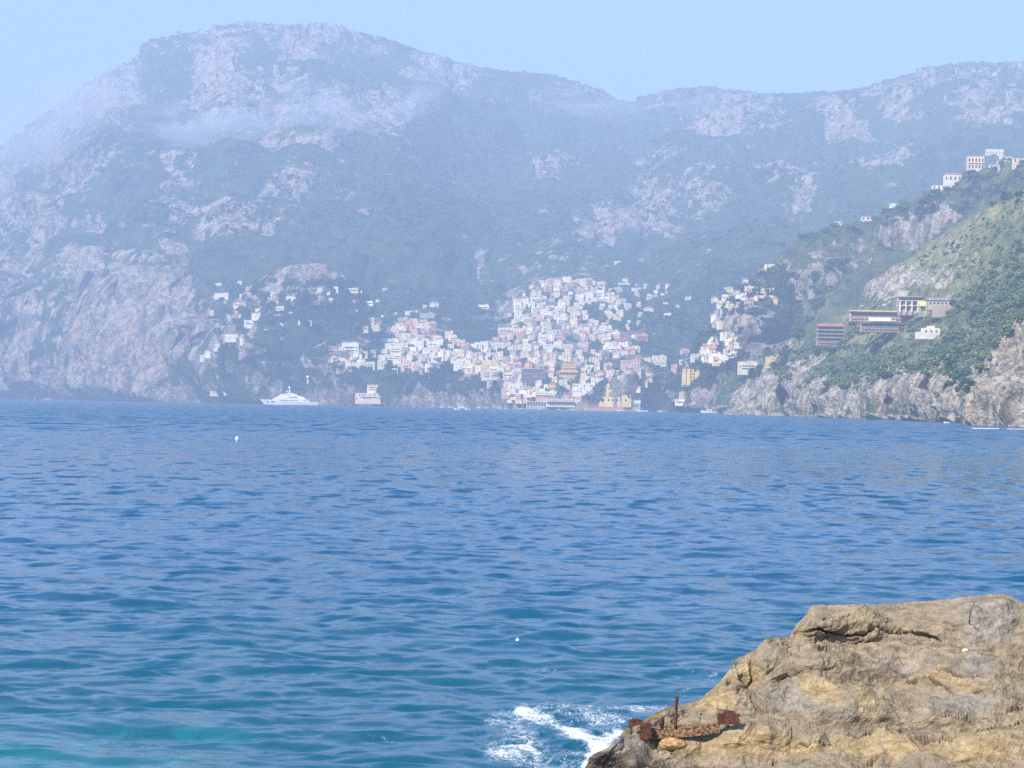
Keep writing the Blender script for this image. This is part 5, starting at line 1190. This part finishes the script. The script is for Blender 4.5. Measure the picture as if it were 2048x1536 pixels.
# distinct trees on the near hill
r3 = np.random.default_rng(21)
NEARPOLY = [(1560, 715), (1640, 690), (1700, 690), (1760, 690), (1850, 690), (1900, 660), (1900, 620), (1960, 560), (2048, 470), (2048, 640), (1990, 690), (1960, 740), (1930, 800), (1880, 760), (1820, 740), (1700, 790), (1640, 790), (1560, 770)]
LBL = ['dark green tree in the woods on the near hill', 'mid green tree in the woods on the near hill', 'bright green tree in the woods on the near hill']
cnt = 0
while cnt < 130:
    x = r3.uniform(1560, 2048); y = r3.uniform(470, 800)
    if not inside(NEARPOLY, x, y): continue
    if 1840 < x < 1900 and 645 < y < 675: continue
    if inside([(1640, 690), (1700, 655), (1830, 655), (1930, 620), (1930, 660), (1800, 720), (1690, 740)], x, y) and r3.random() < .6: continue
    h = hit(x, y)
    if h is None or h[1] > 2600: continue
    c = r3.integers(3); k = r3.uniform(1.8, 4.6)
    tree(h[0], k, LBL[c], 'trees on the near hill', mat=M_leaf[c], i=int(r3.integers(6)), tall=.85); cnt += 1
# cypresses by the right cluster
cyv, cyf = clump_arrays('cypress', 5, 260, .16); cy_me = mesh_from(cyv, cyf, 'crown', M_leaf[0])
for i, (x, y, hp) in enumerate([(1510, 596, 22), (1518, 597, 22), (1531, 590, 18), (1536, 592, 22), (1543, 591, 20), (1476, 590, 12), (1524, 601, 14), (1186, 582, 12), (1061, 624, 13), (1106, 603, 12)]):
    h = hit(x, y); sc = hp / F * h[1] / 3.0
    lab = ['leftmost dark cypress between the cream houses of the right cluster', 'second dark cypress from the left in the right cluster', 'short dark cypress in the middle of the right cluster', 'tall dark cypress right of the short one in the right cluster', 'rightmost dark cypress of the right cluster', 'lone low cypress at the left of the right cluster', 'small cypress at the foot of the two left cypresses', 'cypress beside the yellow house at the town peak', 'cypress between two white houses high in the town', 'cypress against the bright white knot of the town'][i]
    e = empty('cypress', h[0], 0, lab, 'cypress', 'cypresses'); e.scale = (sc * 1.3, sc * 1.3, sc)
    child('trunk', trunk_me, e, (0, 0, 1.0)); child('crown', cy_me, e, (0, 0, 1.0))

# undergrowth and far woods nobody could count
def scrub(name, polys, n, rmin, rmax, mat, seed, maxd=9e9, avoid=None, sub=48, only=None, gap=0.0):
    r = np.random.default_rng(seed); V = []; Fq = []; off = 0; lo = [clump_arrays('round', 70 + i + seed, sub, .5) for i in range(5)]
    k = 0; tr_ = 0
    while k < n and tr_ < n * 6:
        tr_ += 1
        poly = polys[r.integers(len(polys))]; xs = [p[0] for p in poly]; ys = [p[1] for p in poly]
        x = r.uniform(min(xs), max(xs)); y = r.uniform(min(ys), max(ys))
        if not inside(poly, x, y): continue
        if perlin(np.array([[x / 26.0, y / 18.0, seed * 3.1]]))[0] < gap: continue
        if rocky(x, y) > .45 and r.random() < .93: continue
        if avoid is not None and avoid(x, y): continue
        h = hit(x, y, only)
        if h is None or h[1] > maxd: continue
        v, f = lo[r.integers(5)]; s_ = r.uniform(rmin, rmax) * (.7 + .6 * r.random()); a = r.uniform(0, 6.28)
        q = v * s_ * np.array([1, 1, .8]); c, d = math.cos(a), math.sin(a)
        q = np.stack([q[:, 0] * c - q[:, 1] * d, q[:, 0] * d + q[:, 1] * c, q[:, 2]], -1) + np.array(h[0]) + np.array([0, 0, s_ * .3])
        V.append(q); Fq.append(np.array([list(t) for t in f]) + off); off += len(q); k += 1
    V = np.concatenate(V); Fq = np.concatenate(Fq)
    me = bpy.data.meshes.new(name); me.vertices.add(len(V)); me.vertices.foreach_set('co', V.reshape(-1).astype(np.float32))
    me.loops.add(len(Fq) * 3); me.loops.foreach_set('vertex_index', Fq.reshape(-1).astype(np.int32)); me.polygons.add(len(Fq)); me.polygons.foreach_set('loop_start', np.arange(0, len(Fq) * 3, 3, dtype=np.int32)); me.update(calc_edges=True)
    me.materials.append(mat); o = bpy.data.objects.new(name, me); COL.objects.link(o); tag(o, kind='stuff'); return o
def vegm(name, a, b, sc):
    t = NT(name); n = t.noise(t.pos(), sc, 5, .7); t.base(t.mix(t.smooth(n, .35, .65), a, b)); t.rough(.95); t.spec(.05); return t.m
scrub('undergrowth', [NEARPOLY, NEARPOLY, [(1500, 760), (1620, 690), (1900, 600), (2048, 470), (2048, 400), (1900, 470), (1780, 560), (2048, 560), (2020, 660), (1950, 800), (1600, 810)]], 2000, .6, 2.2, vegm('undergrowth leaves', (.055, .09, .035), (.18, .22, .08), .08), 3, 2700, gap=-.25)
scrub('hedge', [[(1700, 657), (1830, 655), (1830, 664), (1700, 667)], [(1630, 682), (1695, 680), (1695, 690), (1630, 692)], [(1800, 622), (1850, 620), (1925, 612), (1925, 622), (1850, 630), (1800, 632)], [(1700, 638), (1720, 636), (1720, 648), (1700, 650)]], 170, 1.2, 2.6, vegm('hedge leaves', (.04, .075, .025), (.15, .20, .06), .08), 9, 2700, gap=-9)
make_mass()
INT = lambda x, y: inside(TOWN, x, y) and not any(((x - a) / c) ** 2 + ((y - b) / d) ** 2 < 1 for a, b, c, d in GAPS) and random.random() < .55
def house_near(x, y): return INT(x, y) or any(abs(x - a) < c / 2 + 2 and -d / 2 < y - b < d / 2 + 6 for a, b, c, d in SPECIAL) or any(abs(x - a) < c * .5 + 1 and -d < y - b < 3 for a, b, c, d in placed)
scrub('woodland', [[(400, 560), (700, 560), (1060, 600), (1300, 560), (1700, 520), (1560, 740), (1300, 810), (900, 790), (640, 780), (420, 760)]], 5200, 2.0, 5.0, vegm('woodland leaves', (.018, .04, .018), (.07, .10, .038), .02), 4, gap=-.12, sub=22, avoid=house_near)
scrub('ridge_woods', [[(300, 60), (680, 40), (1000, 130), (1260, 200), (1400, 168), (1800, 140), (2048, 118), (2048, 400), (1500, 500), (1200, 500), (600, 480), (100, 420)]], 4200, 3.0, 7.0, vegm('ridge leaves', (.02, .045, .02), (.07, .10, .04), .02), 6, gap=-.05, sub=14)
print('HOUSES', NH[0], 'OBJECTS', len(bpy.data.objects))

# ------------------------------------------------------------------ thin mist drifting along the mountain
def mist(x, y, D, rx, ry, rz, dens, seed, tilt_=0.0):
    me = bpy.data.meshes.new('mist'); bm = bmesh.new(); bmesh.ops.create_icosphere(bm, subdivisions=3, radius=1); bm.to_mesh(me); bm.free()
    m = bpy.data.materials.new('mist air'); m.use_nodes = True; nt = m.node_tree
    for n in list(nt.nodes):
        if n.type == 'BSDF_PRINCIPLED': nt.nodes.remove(n)
    tc = nt.nodes.new('ShaderNodeTexCoord'); ln = nt.nodes.new('ShaderNodeVectorMath'); ln.operation = 'LENGTH'; nt.links.new(tc.outputs['Object'], ln.inputs[0])
    mr = nt.nodes.new('ShaderNodeMapRange'); mr.interpolation_type = 'SMOOTHSTEP'; nt.links.new(ln.outputs['Value'], mr.inputs[0]); mr.inputs[1].default_value = 1.0; mr.inputs[2].default_value = .1
    ns = nt.nodes.new('ShaderNodeTexNoise'); nt.links.new(tc.outputs['Object'], ns.inputs['Vector']); ns.inputs['Scale'].default_value = 2.5 + seed * .1; ns.inputs['Detail'].default_value = 3
    mr2 = nt.nodes.new('ShaderNodeMapRange'); nt.links.new(ns.outputs[0], mr2.inputs[0]); mr2.inputs[1].default_value = .42; mr2.inputs[2].default_value = .66
    mu = nt.nodes.new('ShaderNodeMath'); mu.operation = 'MULTIPLY'; nt.links.new(mr.outputs[0], mu.inputs[0]); nt.links.new(mr2.outputs[0], mu.inputs[1])
    mu2 = nt.nodes.new('ShaderNodeMath'); mu2.operation = 'MULTIPLY'; nt.links.new(mu.outputs[0], mu2.inputs[0]); mu2.inputs[1].default_value = dens
    pv = nt.nodes.new('ShaderNodeVolumePrincipled'); pv.inputs['Color'].default_value = (.86, .90, 1, 1); nt.links.new(mu2.outputs[0], pv.inputs['Density'])
    nt.links.new(pv.outputs[0], nt.nodes['Material Output'].inputs['Volume']); me.materials.append(m)
    o = bpy.data.objects.new('mist', me); COL.objects.link(o); o.location = at(np.array(float(x)), np.array(float(y)), D); o.scale = (rx, ry, rz); o.rotation_euler = (0, tilt_, 0); tag(o, kind='stuff')
for a in [(120, 245, 5600, 300, 260, 120, .013, 1, -.5), (420, 255, 5500, 280, 220, 80, .013, 2, 0), (640, 225, 5600, 190, 200, 95, .013, 3, .2), (820, 205, 5700, 130, 150, 60, .012, 4, -.3), (1190, 212, 6400, 260, 200, 55, .007, 5, .1), (1390, 205, 6400, 180, 200, 50, .004, 6, 0), (20, 300, 5700, 200, 200, 120, .005, 7, -.3)]: mist(*a)
